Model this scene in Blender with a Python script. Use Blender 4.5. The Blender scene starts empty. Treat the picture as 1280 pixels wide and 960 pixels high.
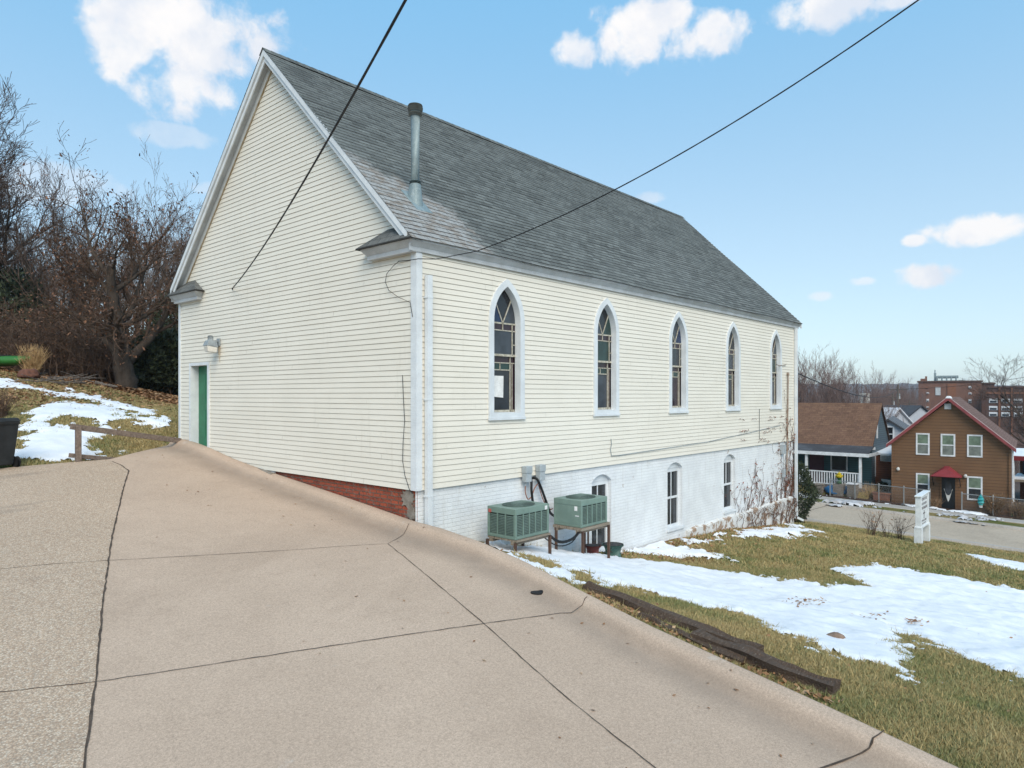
import bpy, math, random
import numpy as np
from mathutils import Vector, noise as mnoise
R_ = math.radians
scene = bpy.context.scene
COL = scene.collection

# ------------------------------------------------------------------ camera
TH = .728; FPX = 863.8; HY = 494.5
CAM = np.array([-7.79, -9.144, 1.641])
sT, cT = math.sin(TH), math.cos(TH)
cam_d = bpy.data.cameras.new('camera'); cam = bpy.data.objects.new('camera', cam_d); COL.objects.link(cam)
cam.location = CAM; cam.rotation_euler = (R_(90), 0, TH - R_(90))
cam_d.sensor_width = 36; cam_d.lens = FPX/1280*36; cam_d.shift_y = (HY-480)/1280
cam_d.clip_start = .1; cam_d.clip_end = 6000
scene.camera = cam
AX_R = np.array([sT, -cT, 0]); AX_F = np.array([cT, sT, 0]); AX_U = np.array([0, 0, 1.])
def ray(px, py): return AX_F + AX_R*((px-640)/FPX) + AX_U*((HY-py)/FPX)
def at_x(px, py, x): r = ray(px, py); return CAM + r*((x-CAM[0])/r[0])
def at_y(px, py, y): r = ray(px, py); return CAM + r*((y-CAM[1])/r[1])
def at_Z(px, py, Z): return CAM + ray(px, py)*Z

# ------------------------------------------------------------------ world, sun, exposure
SUN_EL, SUN_AZ = 42, 232          # azimuth of the direction towards the sun, degrees CCW from +x
world = bpy.data.worlds.new('World'); scene.world = world; world.use_nodes = True
wt = world.node_tree; wn, wl = wt.nodes, wt.links; wn.clear()
def N(t, typ, **kw):
    n = t.nodes.new(typ)
    for k, v in kw.items(): setattr(n, k, v)
    return n
def setin(n, **kw):
    for k, v in kw.items(): n.inputs[k.replace('_', ' ')].default_value = v
    return n
class NT:
    """tiny node-expression helper"""
    def __init__(s, t): s.t = t
    def l(s, a, b): s.t.links.new(a, b)
    def put(s, sock, v):
        if hasattr(v, 'is_linked') or isinstance(v, bpy.types.NodeSocket): s.l(v, sock)
        elif v is not None: sock.default_value = v
    def math(s, op, a, b=None, c=None, clamp=False):
        n = s.t.nodes.new('ShaderNodeMath'); n.operation = op; n.use_clamp = clamp
        s.put(n.inputs[0], a); s.put(n.inputs[1], b); s.put(n.inputs[2], c); return n.outputs[0]
    def vmath(s, op, a, b=None, scale=None):
        n = s.t.nodes.new('ShaderNodeVectorMath'); n.operation = op
        s.put(n.inputs[0], a); s.put(n.inputs[1], b)
        if scale is not None: s.put(n.inputs['Scale'], scale)
        return n.outputs['Value'] if op in ('DOT_PRODUCT', 'LENGTH', 'DISTANCE') else n.outputs[0]
    def noise(s, vec, scale, detail=4, rough=.55, dist=0, out=0):
        n = s.t.nodes.new('ShaderNodeTexNoise'); s.put(n.inputs['Vector'], vec)
        n.inputs['Scale'].default_value = scale; n.inputs['Detail'].default_value = detail
        n.inputs['Roughness'].default_value = rough; n.inputs['Distortion'].default_value = dist
        return n.outputs[out]
    def vor(s, vec, scale, feature='F1', out='Distance', rand=1):
        n = s.t.nodes.new('ShaderNodeTexVoronoi'); n.feature = feature; s.put(n.inputs['Vector'], vec)
        n.inputs['Scale'].default_value = scale; n.inputs['Randomness'].default_value = rand; return n.outputs[out]
    def ramp(s, v, stops, interp='LINEAR'):
        n = s.t.nodes.new('ShaderNodeValToRGB'); s.put(n.inputs[0], v); e = n.color_ramp; e.interpolation = interp
        while len(e.elements) < len(stops): e.elements.new(.5)
        for el, (p, c) in zip(e.elements, stops):
            el.position = p; el.color = (c, c, c, 1) if isinstance(c, (int, float)) else (*c, 1)
        return n.outputs[0]
    def sstep(s, v, a, b):
        n = s.t.nodes.new('ShaderNodeMapRange'); n.interpolation_type = 'SMOOTHSTEP'
        s.put(n.inputs[0], v); n.inputs[1].default_value = a; n.inputs[2].default_value = b; return n.outputs[0]
    def mix(s, f, a, b, blend='MIX'):
        n = s.t.nodes.new('ShaderNodeMix'); n.data_type = 'RGBA'; n.blend_type = blend
        s.put(n.inputs[0], f)
        for i, v in ((6, a), (7, b)):
            if isinstance(v, tuple): v = (*v[:3], 1)
            s.put(n.inputs[i], v)
        return n.outputs[2]
    def mapping(s, vec, scale=(1, 1, 1), loc=(0, 0, 0), rot=(0, 0, 0)):
        n = s.t.nodes.new('ShaderNodeMapping'); s.put(n.inputs[0], vec)
        n.inputs['Scale'].default_value = scale; n.inputs['Location'].default_value = loc; n.inputs['Rotation'].default_value = rot
        return n.outputs[0]
    def bump(s, h, strength=.3, dist=.01, normal=None):
        n = s.t.nodes.new('ShaderNodeBump'); s.put(n.inputs['Height'], h)
        n.inputs['Strength'].default_value = strength; n.inputs['Distance'].default_value = dist
        if normal is not None: s.put(n.inputs['Normal'], normal)
        return n.outputs[0]
W = NT(wt)
sky = N(wt, 'ShaderNodeTexSky', sky_type='NISHITA', sun_disc=False, sun_elevation=R_(SUN_EL), sun_rotation=R_(90-SUN_AZ))
sky.altitude = 200; sky.air_density = 1.0; sky.dust_density = .5; sky.ozone_density = 1.6
tc = N(wt, 'ShaderNodeTexCoord'); D = W.vmath('NORMALIZE', tc.outputs['Generated'])
hs = N(wt, 'ShaderNodeHueSaturation'); hs.inputs['Saturation'].default_value = 1.0; hs.inputs['Value'].default_value = 1.15
W.l(sky.outputs[0], hs.inputs['Color'])
warp = W.noise(D, 14, 3, .5, 0, 1)
nz = W.noise(W.vmath('ADD', D, W.vmath('SCALE', W.vmath('SUBTRACT', warp, (.5, .5, .5)), None, .03)), 16, 6, .58)
CLOUDS = [(232, 36, 118, 62, 1.0), (158, 56, 50, 44, .95), (222, 106, 66, 42, .95), (800, 40, 82, 46, 1.0), (722, 60, 36, 28, .9), (884, 48, 44, 32, .95), (1042, 8, 62, 34, .95), (1125, -2, 45, 13, .8),
          (1208, 287, 56, 20, .95), (1152, 345, 42, 18, .95), (1144, 301, 18, 9, .9), (218, 170, 50, 16, .35), (816, 247, 22, 9, .4),
          (1082, 352, 20, 7, .5), (1027, 370, 16, 8, .5), (262, 235, 30, 10, .3), (60, 230, 80, 30, .35),
          (-250, 160, 200, 90, 1), (1560, 90, 190, 80, 1)]
mask = None
for (px, py, w, h, k) in CLOUDS:
    c = ray(px, py); n_ = np.linalg.norm(c); c = c/n_
    r = np.cross(c, AX_U); r /= np.linalg.norm(r); u = np.cross(r, c)
    sx = FPX*n_/w; sy = FPX*n_/h
    a = W.math('MULTIPLY', W.vmath('DOT_PRODUCT', D, tuple(r)), sx)
    b = W.math('MULTIPLY', W.vmath('DOT_PRODUCT', D, tuple(u)), sy)
    e = W.math('SUBTRACT', 1.0, W.math('ADD', W.math('MULTIPLY', a, a), W.math('MULTIPLY', b, b)))
    e = W.math('SUBTRACT', e, W.math('MULTIPLY', W.math('LESS_THAN', W.vmath('DOT_PRODUCT', D, tuple(c)), .2), 9.))
    v = W.math('MULTIPLY', W.sstep(W.math('ADD', W.math('MAXIMUM', e, -3.), W.math('MULTIPLY', W.math('SUBTRACT', nz, .5), 4.0)), -.05, .85), k)
    mask = v if mask is None else W.math('MAXIMUM', mask, v)
CLOUD_L = 7.2
shade = W.noise(W.vmath('ADD', D, (0, 0, .012)), 11, 6, .6)
ccol = W.mix(W.sstep(shade, .35, .62), tuple(x*CLOUD_L for x in (.78, .83, .92)), tuple(x*CLOUD_L for x in (1.0, .985, .985)))
sepD = N(wt, 'ShaderNodeSeparateXYZ'); W.l(D, sepD.inputs[0])
hz = W.sstep(sepD.outputs[2], .0, .62)
base = W.mix(hz, W.mix(.62, hs.outputs[0], tuple(x*7.4 for x in (.70, .90, 1.0))), W.mix(.85, hs.outputs[0], (1.65, 4.15, 6.7)))
fin = W.mix(W.math('MINIMUM', mask, 1.), base, ccol)
bg = N(wt, 'ShaderNodeBackground'); bg.inputs['Strength'].default_value = .1
world.cycles.sampling_method = 'MANUAL'; world.cycles.sample_map_resolution = 256
W.l(fin, bg.inputs[0]); wo = N(wt, 'ShaderNodeOutputWorld'); W.l(bg.outputs[0], wo.inputs[0])
sun_d = bpy.data.lights.new('sun', 'SUN'); sun = bpy.data.objects.new('sun', sun_d); COL.objects.link(sun)
sun_d.energy = 2.4; sun_d.angle = R_(42); sun_d.color = (1, .90, .76)
sv = Vector((math.cos(R_(SUN_AZ))*math.cos(R_(SUN_EL)), math.sin(R_(SUN_AZ))*math.cos(R_(SUN_EL)), math.sin(R_(SUN_EL))))
sun.rotation_euler = sv.to_track_quat('Z', 'Y').to_euler(); sun.location = (-20, -30, 40)
cy = scene.cycles; cy.max_bounces = 5; cy.diffuse_bounces = 3; cy.glossy_bounces = 2; cy.transmission_bounces = 2; cy.volume_bounces = 0
vs = scene.view_settings; vs.view_transform = 'Standard'; vs.look = 'None'; vs.gamma = 1; vs.exposure = .50; vs.use_curve_mapping = False

# ------------------------------------------------------------------ mesh helpers
class MB:
    def __init__(s): s.v = []; s.f = []; s.m = []; s.uv = []; s.has_uv = False
    def poly(s, pts, mi=0, uv=None):
        b = len(s.v); s.v.extend([tuple(map(float, p)) for p in pts]); s.f.append(tuple(range(b, b+len(pts)))); s.m.append(mi)
        if uv: s.has_uv = True
        s.uv.append(uv if uv else [(0, 0)]*len(pts))
    def faces(s, vs_, fs, mi=0):
        b = len(s.v); s.v.extend([tuple(map(float, p)) for p in vs_])
        for f in fs: s.f.append(tuple(b+i for i in f)); s.m.append(mi); s.uv.append([(0, 0)]*len(f))
    def hexa(s, p, mi=0):      # 8 corners: bottom 0-3 ccw, top 4-7
        s.faces(p, [(3, 2, 1, 0), (4, 5, 6, 7), (0, 1, 5, 4), (1, 2, 6, 5), (2, 3, 7, 6), (3, 0, 4, 7)], mi)
    def box(s, x0, y0, z0, x1, y1, z1, mi=0):
        x0, x1 = min(x0, x1), max(x0, x1); y0, y1 = min(y0, y1), max(y0, y1); z0, z1 = min(z0, z1), max(z0, z1)
        s.hexa([(x0, y0, z0), (x1, y0, z0), (x1, y1, z0), (x0, y1, z0), (x0, y0, z1), (x1, y0, z1), (x1, y1, z1), (x0, y1, z1)], mi)
    def bar(s, a, b, w, h, mi=0, up=(0, 0, 1)):
        a, b = Vector(a), Vector(b); d = (b-a).normalized(); up = Vector(up)
        if abs(d.dot(up)) > .98: up = Vector((1, 0, 0))
        r = d.cross(up).normalized(); u = r.cross(d)
        r *= w/2; u *= h/2
        s.hexa([a-r-u, a+r-u, b+r-u, b-r-u, a-r+u, a+r+u, b+r+u, b-r+u], mi)
    def tube(s, pts, rad, n=6, mi=0, cap=True):
        pts = [Vector(p) for p in pts]; k = len(pts)
        if not hasattr(rad, '__len__'): rad = [rad]*k
        b = len(s.v); ref = None
        for i, p in enumerate(pts):
            d = (pts[min(i+1, k-1)]-pts[max(i-1, 0)])
            if d.length < 1e-9: d = Vector((0, 0, 1))
            d.normalize()
            if ref is None or abs(ref.dot(d)) > .95: ref = Vector((1, 0, 0)) if abs(d.x) < .8 else Vector((0, 1, 0))
            a = d.cross(ref).normalized(); c = d.cross(a); ref = c.cross(d)
            for j in range(n):
                t = 2*math.pi*j/n; q = p + (a*math.cos(t)+c*math.sin(t))*rad[i]; s.v.append((q.x, q.y, q.z))
        for i in range(k-1):
            for j in range(n):
                s.f.append((b+i*n+j, b+i*n+(j+1) % n, b+(i+1)*n+(j+1) % n, b+(i+1)*n+j)); s.m.append(mi); s.uv.append([(0, 0)]*4)
        if cap:
            s.f.append(tuple(b+j for j in range(n))[::-1]); s.m.append(mi); s.uv.append([(0, 0)]*n)
            s.f.append(tuple(b+(k-1)*n+j for j in range(n))); s.m.append(mi); s.uv.append([(0, 0)]*n)
    def lathe(s, prof, c=(0, 0, 0), n=16, mi=0):
        s.tube([(c[0], c[1], c[2]+z) for r, z in prof], [r for r, z in prof], n, mi)
    def strip(s, loop_a, loop_b, mi=0, close=False):
        k = len(loop_a); b = len(s.v)
        s.v.extend([tuple(map(float, p)) for p in loop_a]+[tuple(map(float, p)) for p in loop_b])
        for i in range(k if close else k-1):
            j = (i+1) % k; s.f.append((b+i, b+j, b+k+j, b+k+i)); s.m.append(mi); s.uv.append([(0, 0)]*4)
    def build(s, name, mats, parent=None, smooth=False):
        me = bpy.data.meshes.new(name); me.from_pydata(s.v, [], s.f)
        if not isinstance(mats, (list, tuple)): mats = [mats]
        for m in mats: me.materials.append(m)
        me.polygons.foreach_set('material_index', s.m)
        if s.has_uv:
            l = me.uv_layers.new(name='UVMap'); l.data.foreach_set('uv', [c for f in s.uv for p in f for c in p])
        if smooth: me.polygons.foreach_set('use_smooth', [True]*len(me.polygons))
        me.update(); o = bpy.data.objects.new(name, me); COL.objects.link(o)
        if parent: o.parent = parent
        return o
def tag(o, label=None, cat=None, group=None, kind=None):
    if label: o['label'] = label
    if cat: o['category'] = cat
    if group: o['group'] = group
    if kind: o['kind'] = kind
    return o
def empty(name, loc, label, cat, group=None, rz=0):
    o = bpy.data.objects.new(name, None); COL.objects.link(o); o.location = tuple(map(float, loc)); o.rotation_euler = (0, 0, rz); o.empty_display_size = .2
    return tag(o, label, cat, group)
def kids(o): return [c for c in bpy.data.objects if c.parent == o]
def copy_tree(o, parent=None):
    c = o.copy(); COL.objects.link(c)
    if parent: c.parent = parent
    for ch in kids(o): copy_tree(ch, c)
    return c
def bevel(o, w=.01, seg=2):
    m = o.modifiers.new('bevel', 'BEVEL'); m.width = w; m.segments = seg; m.limit_method = 'ANGLE'; return o
def grid_mesh(name, X, Y, Z, mats, keep=None, smooth=True):
    """X,Y,Z: 2-D arrays"""
    h, w = X.shape; V = np.stack([X, Y, Z], -1).reshape(-1, 3)
    idx = np.arange(h*w).reshape(h, w)
    q = np.stack([idx[:-1, :-1], idx[:-1, 1:], idx[1:, 1:], idx[1:, :-1]], -1).reshape(-1, 4)
    if keep is not None:
        q = q[keep.reshape(-1)]
        used = np.unique(q); mp = np.zeros(h*w, int); mp[used] = np.arange(len(used)); V = V[used]; q = mp[q]
    return raw_mesh(name, V, q, mats, smooth)
def raw_mesh(name, V, q, mats, smooth=False, parent=None, mi=None):
    me = bpy.data.meshes.new(name); k = q.shape[1]
    me.vertices.add(len(V)); me.vertices.foreach_set('co', np.ascontiguousarray(V, dtype=np.float32).ravel())
    me.loops.add(q.size); me.loops.foreach_set('vertex_index', np.ascontiguousarray(q, dtype=np.int32).ravel())
    me.polygons.add(len(q)); me.polygons.foreach_set('loop_start', np.arange(0, q.size, k, dtype=np.int32))
    if not isinstance(mats, (list, tuple)): mats = [mats]
    for m in mats: me.materials.append(m)
    if mi is not None: me.polygons.foreach_set('material_index', np.ascontiguousarray(mi, dtype=np.int32))
    me.update(calc_edges=True)
    if smooth: me.polygons.foreach_set('use_smooth', np.ones(len(q), bool))
    o = bpy.data.objects.new(name, me); COL.objects.link(o)
    if parent: o.parent = parent
    return o

# ------------------------------------------------------------------ materials
MATS = {}
def new_mat(name):
    m = bpy.data.materials.new(name); m.use_nodes = True; t = m.node_tree; t.nodes.clear()
    b = t.nodes.new('ShaderNodeBsdfPrincipled'); o = t.nodes.new('ShaderNodeOutputMaterial'); t.links.new(b.outputs[0], o.inputs[0])
    T = NT(t); co = t.nodes.new('ShaderNodeTexCoord'); T.co = co.outputs['Object']; T.uv = co.outputs['UV']; T.b = b; T.m = m; MATS[name] = m
    g = t.nodes.new('ShaderNodeNewGeometry'); T.pos = g.outputs['Position']; T.rnd = g.outputs['Random Per Island']
    return T
def pmat(name, c, rough=.8, c2=None, scale=4, spec=.3, metal=0, bump=0, bscale=40, stretch=(1, 1, 1), detail=6, fine=.12, fscale=60, c3=None):
    T = new_mat(name); v = T.mapping(T.co, stretch)
    if c2 is None: c2 = tuple(x*.82 for x in c)
    n = T.noise(v, scale, detail, .6)
    col = T.mix(T.sstep(n, .35, .66), c, c2)
    if c3: col = T.mix(T.sstep(T.noise(v, scale*2.7, 5, .65), .56, .66), col, c3)
    if fine:
        f = T.noise(T.co, fscale, 2, .6); col = T.mix(fine*2, col, T.mix(1, col, T.ramp(f, [(.25, .3), (.75, 1.6)]), 'MULTIPLY'))
    T.l(col, T.b.inputs['Base Color']); T.b.inputs['Roughness'].default_value = rough
    T.b.inputs['Specular IOR Level'].default_value = spec; T.b.inputs['Metallic'].default_value = metal
    if bump: T.l(T.bump(T.noise(v, bscale, 4, .6), bump, .01), T.b.inputs['Normal'])
    return T.m

# siding (cream vinyl)
T = new_mat('siding_cream')
big = T.noise(T.mapping(T.pos, (.5, .5, 1.2)), 1.1, 5, .6)
col = T.mix(T.sstep(big, .3, .7), (.79, .75, .66), (.745, .705, .615))
col = T.mix(T.math('MULTIPLY', T.sstep(T.noise(T.mapping(T.pos, (3, 3, .25)), 2.5, 6, .65), .55, .75), .3), col, (.56, .52, .44))
col = T.mix(T.math('MULTIPLY', T.sstep(T.noise(T.pos, 45, 3, .7), .62, .75), .18), col, (.42, .38, .30))
T.l(col, T.b.inputs['Base Color']); T.b.inputs['Roughness'].default_value = .5; T.b.inputs['Specular IOR Level'].default_value = .25
T.l(T.bump(T.noise(T.mapping(T.pos, (6, 6, 60)), 3, 3), .05, .01), T.b.inputs['Normal'])
pmat('lap_shade', (.56, .51, .43), .9, (.66, .61, .52), 6)  # shade line under each siding lap, painted in as a darker tone
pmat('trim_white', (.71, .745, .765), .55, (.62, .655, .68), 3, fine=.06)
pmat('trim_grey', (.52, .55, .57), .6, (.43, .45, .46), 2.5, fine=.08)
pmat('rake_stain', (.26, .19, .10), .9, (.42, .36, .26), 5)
# white painted brick
T = new_mat('painted_brick')
bk = N(T.t, 'ShaderNodeTexBrick'); T.l(T.uv, bk.inputs['Vector'])
setin(bk, Scale=1.0, Mortar_Size=.009, Brick_Width=.215, Row_Height=.075, Mortar_Smooth=.35); bk.inputs['Color1'].default_value = (1, 1, 1, 1); bk.inputs['Color2'].default_value = (.8, .8, .8, 1); bk.inputs['Mortar'].default_value = (0, 0, 0, 1)
c = T.mix(T.sstep(T.noise(T.pos, 1.6, 5, .6), .3, .7), (.80, .825, .835), (.70, .72, .735))
c = T.mix(T.math('MULTIPLY', bk.outputs['Fac'], .16), c, (.42, .43, .44))
sep = N(T.t, 'ShaderNodeSeparateXYZ'); T.l(T.pos, sep.inputs[0])
rightw = T.sstep(sep.outputs[0], 9.5, 16)
pn = T.noise(T.pos, 4.2, 8, .72)
peel = T.math('MULTIPLY', T.sstep(T.math('ADD', pn, T.math('MULTIPLY', rightw, .05)), .635, .66), T.sstep(T.noise(T.pos, .9, 2), .48, .6))
c = T.mix(T.math('MULTIPLY', peel, .75), c, T.mix(T.noise(T.pos, 30, 3), (.30, .20, .15), (.45, .40, .34)))
c = T.mix(T.math('MULTIPLY', T.sstep(T.noise(T.mapping(T.pos, (4, 4, .5)), 2, 5), .56, .74), .22), c, (.46, .44, .38))
T.l(c, T.b.inputs['Base Color']); T.b.inputs['Roughness'].default_value = .75
T.l(T.bump(T.math('ADD', T.math('MULTIPLY', bk.outputs['Fac'], -1.), T.math('MULTIPLY', T.noise(T.pos, 30, 4), .9)), .55, .012), T.b.inputs['Normal'])
# parged footing
T = new_mat('parging')
c = T.mix(T.noise(T.pos, 2.2, 6, .6), (.74, .75, .75), (.55, .54, .50))
c = T.mix(T.sstep(T.noise(T.pos, 2.2, 8, .7), .515, .57), c, T.mix(T.noise(T.pos, 20, 3), (.22, .13, .08), (.40, .30, .22)))
c = T.mix(T.math('MULTIPLY', T.sstep(T.noise(T.pos, 7, 5, .7), .55, .7), .6), c, (.48, .42, .34))
T.l(c, T.b.inputs['Base Color']); T.b.inputs['Roughness'].default_value = .9; T.l(T.bump(T.noise(T.pos, 14, 6), .6, .03), T.b.inputs['Normal'])
# red brick
T = new_mat('red_brick')
bk = N(T.t, 'ShaderNodeTexBrick'); T.l(T.vmath('ADD', T.uv, T.vmath('SCALE', T.noise(T.pos, 9, 3, .6, 0, 1), None, .02)), bk.inputs['Vector'])
setin(bk, Scale=1.0, Mortar_Size=.010, Brick_Width=.21, Row_Height=.073, Mortar_Smooth=.3, Bias=-.2)
bk.inputs['Color1'].default_value = (.37, .078, .036, 1); bk.inputs['Color2'].default_value = (.20, .048, .028, 1); bk.inputs['Mortar'].default_value = (.16, .11, .08, 1)
c = T.mix(T.math('MULTIPLY', T.sstep(T.noise(T.pos, 5, 6, .7), .54, .66), .75), bk.outputs['Color'], (.23, .19, .155))
c = T.mix(T.math('MULTIPLY', T.sstep(T.noise(T.pos, 16, 4, .7), .58, .68), .8), c, (.05, .03, .025))
T.l(c, T.b.inputs['Base Color']); T.b.inputs['Roughness'].default_value = .9
T.l(T.bump(T.math('SUBTRACT', T.noise(T.pos, 24, 5), T.math('MULTIPLY', bk.outputs['Fac'], 1.2)), .9, .03), T.b.inputs['Normal'])
pmat('old_mortar', (.30, .27, .23), .95, (.20, .17, .14), 9, bump=.8, bscale=30)
# shingles : uv in metres (along eave, up slope)
def shingle(name, ca, cb, cc, patch=False, tab=.305, row=.142):
    T = new_mat(name)
    bk = N(T.t, 'ShaderNodeTexBrick'); T.l(T.vmath('ADD', T.uv, T.vmath('SCALE', T.vmath('SUBTRACT', T.noise(T.pos, 6, 2, .6, 0, 1), (.5, .5, .5)), None, .02)), bk.inputs['Vector'])
    setin(bk, Scale=1.0, Mortar_Size=.006, Brick_Width=tab, Row_Height=row, Mortar_Smooth=.2, Bias=0.)
    bk.inputs['Color1'].default_value = (*ca, 1); bk.inputs['Color2'].default_value = (*cb, 1); bk.inputs['Mortar'].default_value = (*cc, 1)
    c = bk.outputs['Color']
    c = T.mix(T.math('MULTIPLY', T.sstep(T.noise(T.pos, .7, 5, .6), .4, .7), .4), c, tuple((x+y)*.62 for x, y in zip(ca, cb)))
    c = T.mix(.55, c, T.mix(1, c, T.ramp(T.noise(T.pos, 9, 6, .75), [(.3, .6), (.7, 1.35)]), 'MULTIPLY'))
    c = T.mix(.5, c, T.mix(1, c, T.ramp(T.noise(T.pos, 70, 2, .7), [(.3, .5), (.7, 1.5)]), 'MULTIPLY'))
    if patch:
        s2 = N(T.t, 'ShaderNodeSeparateXYZ'); T.l(T.pos, s2.inputs[0])
        # weathered patch beside the verge, below and around the flue
        e = T.math('SUBTRACT', 1.35, T.math('ADD', T.math('MULTIPLY', s2.outputs[0], .72), T.math('MULTIPLY', T.math('MAXIMUM', T.math('SUBTRACT', s2.outputs[1], .95), 0.), 1.6)))
        m = T.sstep(T.math('ADD', e, T.math('MULTIPLY', T.math('SUBTRACT', T.noise(T.pos, 3, 5, .7), .5), 1.3)), -.05, .4)
        pc = T.mix(T.sstep(T.noise(T.mapping(T.uv, (3.2, 7, 1)), 1., 4, .6), .45, .6), (.36, .365, .36), (.26, .225, .195))
        pc = T.mix(1, pc, T.ramp(bk.outputs['Fac'], [(0, 1.), (1, .4)]), 'MULTIPLY')
        pc = T.mix(.5, pc, T.mix(1, pc, T.ramp(T.noise(T.pos, 25, 4, .75), [(.3, .4), (.7, 1.5)]), 'MULTIPLY'))
        c = T.mix(T.math('MULTIPLY', m, .85), c, pc)
    T.l(c, T.b.inputs['Base Color']); T.b.inputs['Roughness'].default_value = .95; T.b.inputs['Specular IOR Level'].default_value = .15
    T.l(T.bump(T.math('SUBTRACT', T.noise(T.pos, 60, 3), T.math('MULTIPLY', bk.outputs['Fac'], 1.5)), .5, .01), T.b.inputs['Normal'])
    return T.m
shingle('roof_grey', (.178, .192, .184), (.098, .106, .102), (.033, .033, .033), True)
shingle('return_roof_shingle', (.15, .155, .15), (.09, .093, .09), (.04, .04, .04))
shingle('roof_brown', (.20, .115, .075), (.14, .08, .055), (.08, .05, .04), tab=.3, row=.15)
shingle('roof_dull_brown', (.19, .125, .105), (.13, .085, .075), (.07, .05, .045))
shingle('roof_slate', (.15, .16, .175), (.11, .115, .125), (.06, .06, .065))
shingle('roof_dark', (.075, .08, .09), (.055, .058, .065), (.03, .03, .035))
# concrete
def concrete(name, a, b, dark, speck, sscale, gutter=False, peb=False):
    T = new_mat(name); p = T.pos
    n1 = T.noise(p, .55, 6, .6); n2 = T.noise(p, 3.5, 6, .65)
    c = T.mix(T.sstep(n1, .32, .68), a, b)
    c = T.mix(T.math('MULTIPLY', T.sstep(T.noise(p, .23, 5, .7, .6), .52, .66), .5), c, dark)
    c = T.mix(T.math('MULTIPLY', T.sstep(n2, .5, .72), .3), c, dark)
    if peb:
        v = N(T.t, 'ShaderNodeTexVoronoi'); T.l(p, v.inputs['Vector']); v.inputs['Scale'].default_value = sscale
        sp = N(T.t, 'ShaderNodeSeparateColor'); T.l(v.outputs['Color'], sp.inputs[0])
        pc = T.ramp(sp.outputs[0], [(0, (.27, .17, .11)), (.3, (.47, .335, .235)), (.55, (.54, .40, .285)), (.8, (.63, .51, .39)), (1, (.78, .69, .56))])
        c = T.mix(.55, c, pc)
        c = T.mix(T.math('MULTIPLY', T.sstep(v.outputs['Distance'], .42, .62), .55), c, (.24, .19, .15))
        hgt = T.math('MULTIPLY', v.outputs['Distance'], -1.)
        # two sooty tyre bands near the far end
        wv = T.noise(T.mapping(p, (.25, 1.3, 1)), 1.2, 4, .6)
        c = T.mix(T.math('MULTIPLY', T.sstep(wv, .55, .70), .35), c, (.20, .165, .135))
    else:
        s = T.noise(p, sscale, 3, .75); s2 = T.noise(p, sscale*2.6, 2, .7)
        c = T.mix(.5, c, T.mix(1, c, T.ramp(s, [(.28, .55), (.5, 1.), (.72, 1.4)]), 'MULTIPLY'))
        c = T.mix(.5, c, T.mix(1, c, T.ramp(s2, [(.3, .6), (.7, 1.4)]), 'MULTIPLY'))
        c = T.mix(T.math('MULTIPLY', T.sstep(T.noise(p, 1.1, 8, .75), .63, .72), .4), c, (.56, .50, .44))
        hgt = T.math('ADD', s, s2)
    c = T.mix(T.math('MULTIPLY', T.sstep(T.noise(p, 14, 4, .8), .70, .76), .7), c, (.12, .10, .085))
    if gutter:   # dirt washed along the lip (attribute holds distance from the outer edge)
        at = N(T.t, 'ShaderNodeAttribute', attribute_name='edge')
        g = T.math('MULTIPLY', T.math('MULTIPLY', T.sstep(at.outputs['Fac'], .17, .30), T.math('SUBTRACT', 1., T.sstep(at.outputs['Fac'], .36, .95))), T.ramp(T.noise(p, 1.6, 5, .65), [(.3, .6), (.7, 1.)]))
        c = T.mix(T.math('MULTIPLY', g, .66), c, (.23, .18, .14))
    T.l(c, T.b.inputs['Base Color']); T.b.inputs['Roughness'].default_value = .9; T.b.inputs['Specular IOR Level'].default_value = .2
    T.l(T.bump(hgt, .35, .006), T.b.inputs['Normal'])
    return T.m
concrete('driveway_concrete', (.505, .378, .285), (.455, .338, .253), (.39, .287, .212), None, 42, gutter=True)
concrete('aggregate', (.57, .415, .295), (.49, .355, .25), (.39, .28, .20), None, 62, peb=True)
concrete('street_concrete', (.47, .38, .29), (.42, .34, .26), (.37, .30, .23), None, 14)
concrete('sidewalk_concrete', (.42, .385, .345), (.37, .34, .31), (.30, .28, .25), None, 18)
pmat('joint_dirt', (.055, .04, .03), .95, (.11, .08, .06), 12)
# lawn ground
T = new_mat('lawn'); p = T.pos
n1 = T.noise(p, .8, 6, .65); n2 = T.noise(p, 5, 6, .7); n3 = T.noise(p, 28, 4, .75)
c = T.mix(T.sstep(n1, .42, .62), (.27, .205, .09), (.105, .125, .035))
c = T.mix(T.math('MULTIPLY', T.sstep(n2, .5, .68), .6), c, (.28, .215, .115))
at = N(T.t, 'ShaderNodeAttribute', attribute_name='litter')
lit = T.sstep(T.math('ADD', at.outputs['Fac'], T.math('MULTIPLY', T.math('SUBTRACT', T.noise(p, 1.6, 5, .7), .5), 1.1)), .35, .7)
lc = T.mix(T.noise(p, 9, 5, .75), (.10, .05, .025), (.30, .165, .075))
c = T.mix(lit, c, lc)
far = N(T.t, 'ShaderNodeAttribute', attribute_name='farland')
c = T.mix(far.outputs['Fac'], c, T.mix(T.sstep(T.noise(p, .03, 6, .7), .4, .6), (.085, .06, .05), (.13, .10, .085)))
c = T.mix(.85, c, T.mix(1, c, T.ramp(n3, [(.28, .35), (.72, 1.55)]), 'MULTIPLY'))
T.l(c, T.b.inputs['Base Color']); T.b.inputs['Roughness'].default_value = 1; T.b.inputs['Specular IOR Level'].default_value = .05
T.l(T.bump(T.math('ADD', n3, n2), .9, .04), T.b.inputs['Normal'])
T = new_mat('grass_blade'); p = T.pos
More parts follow.
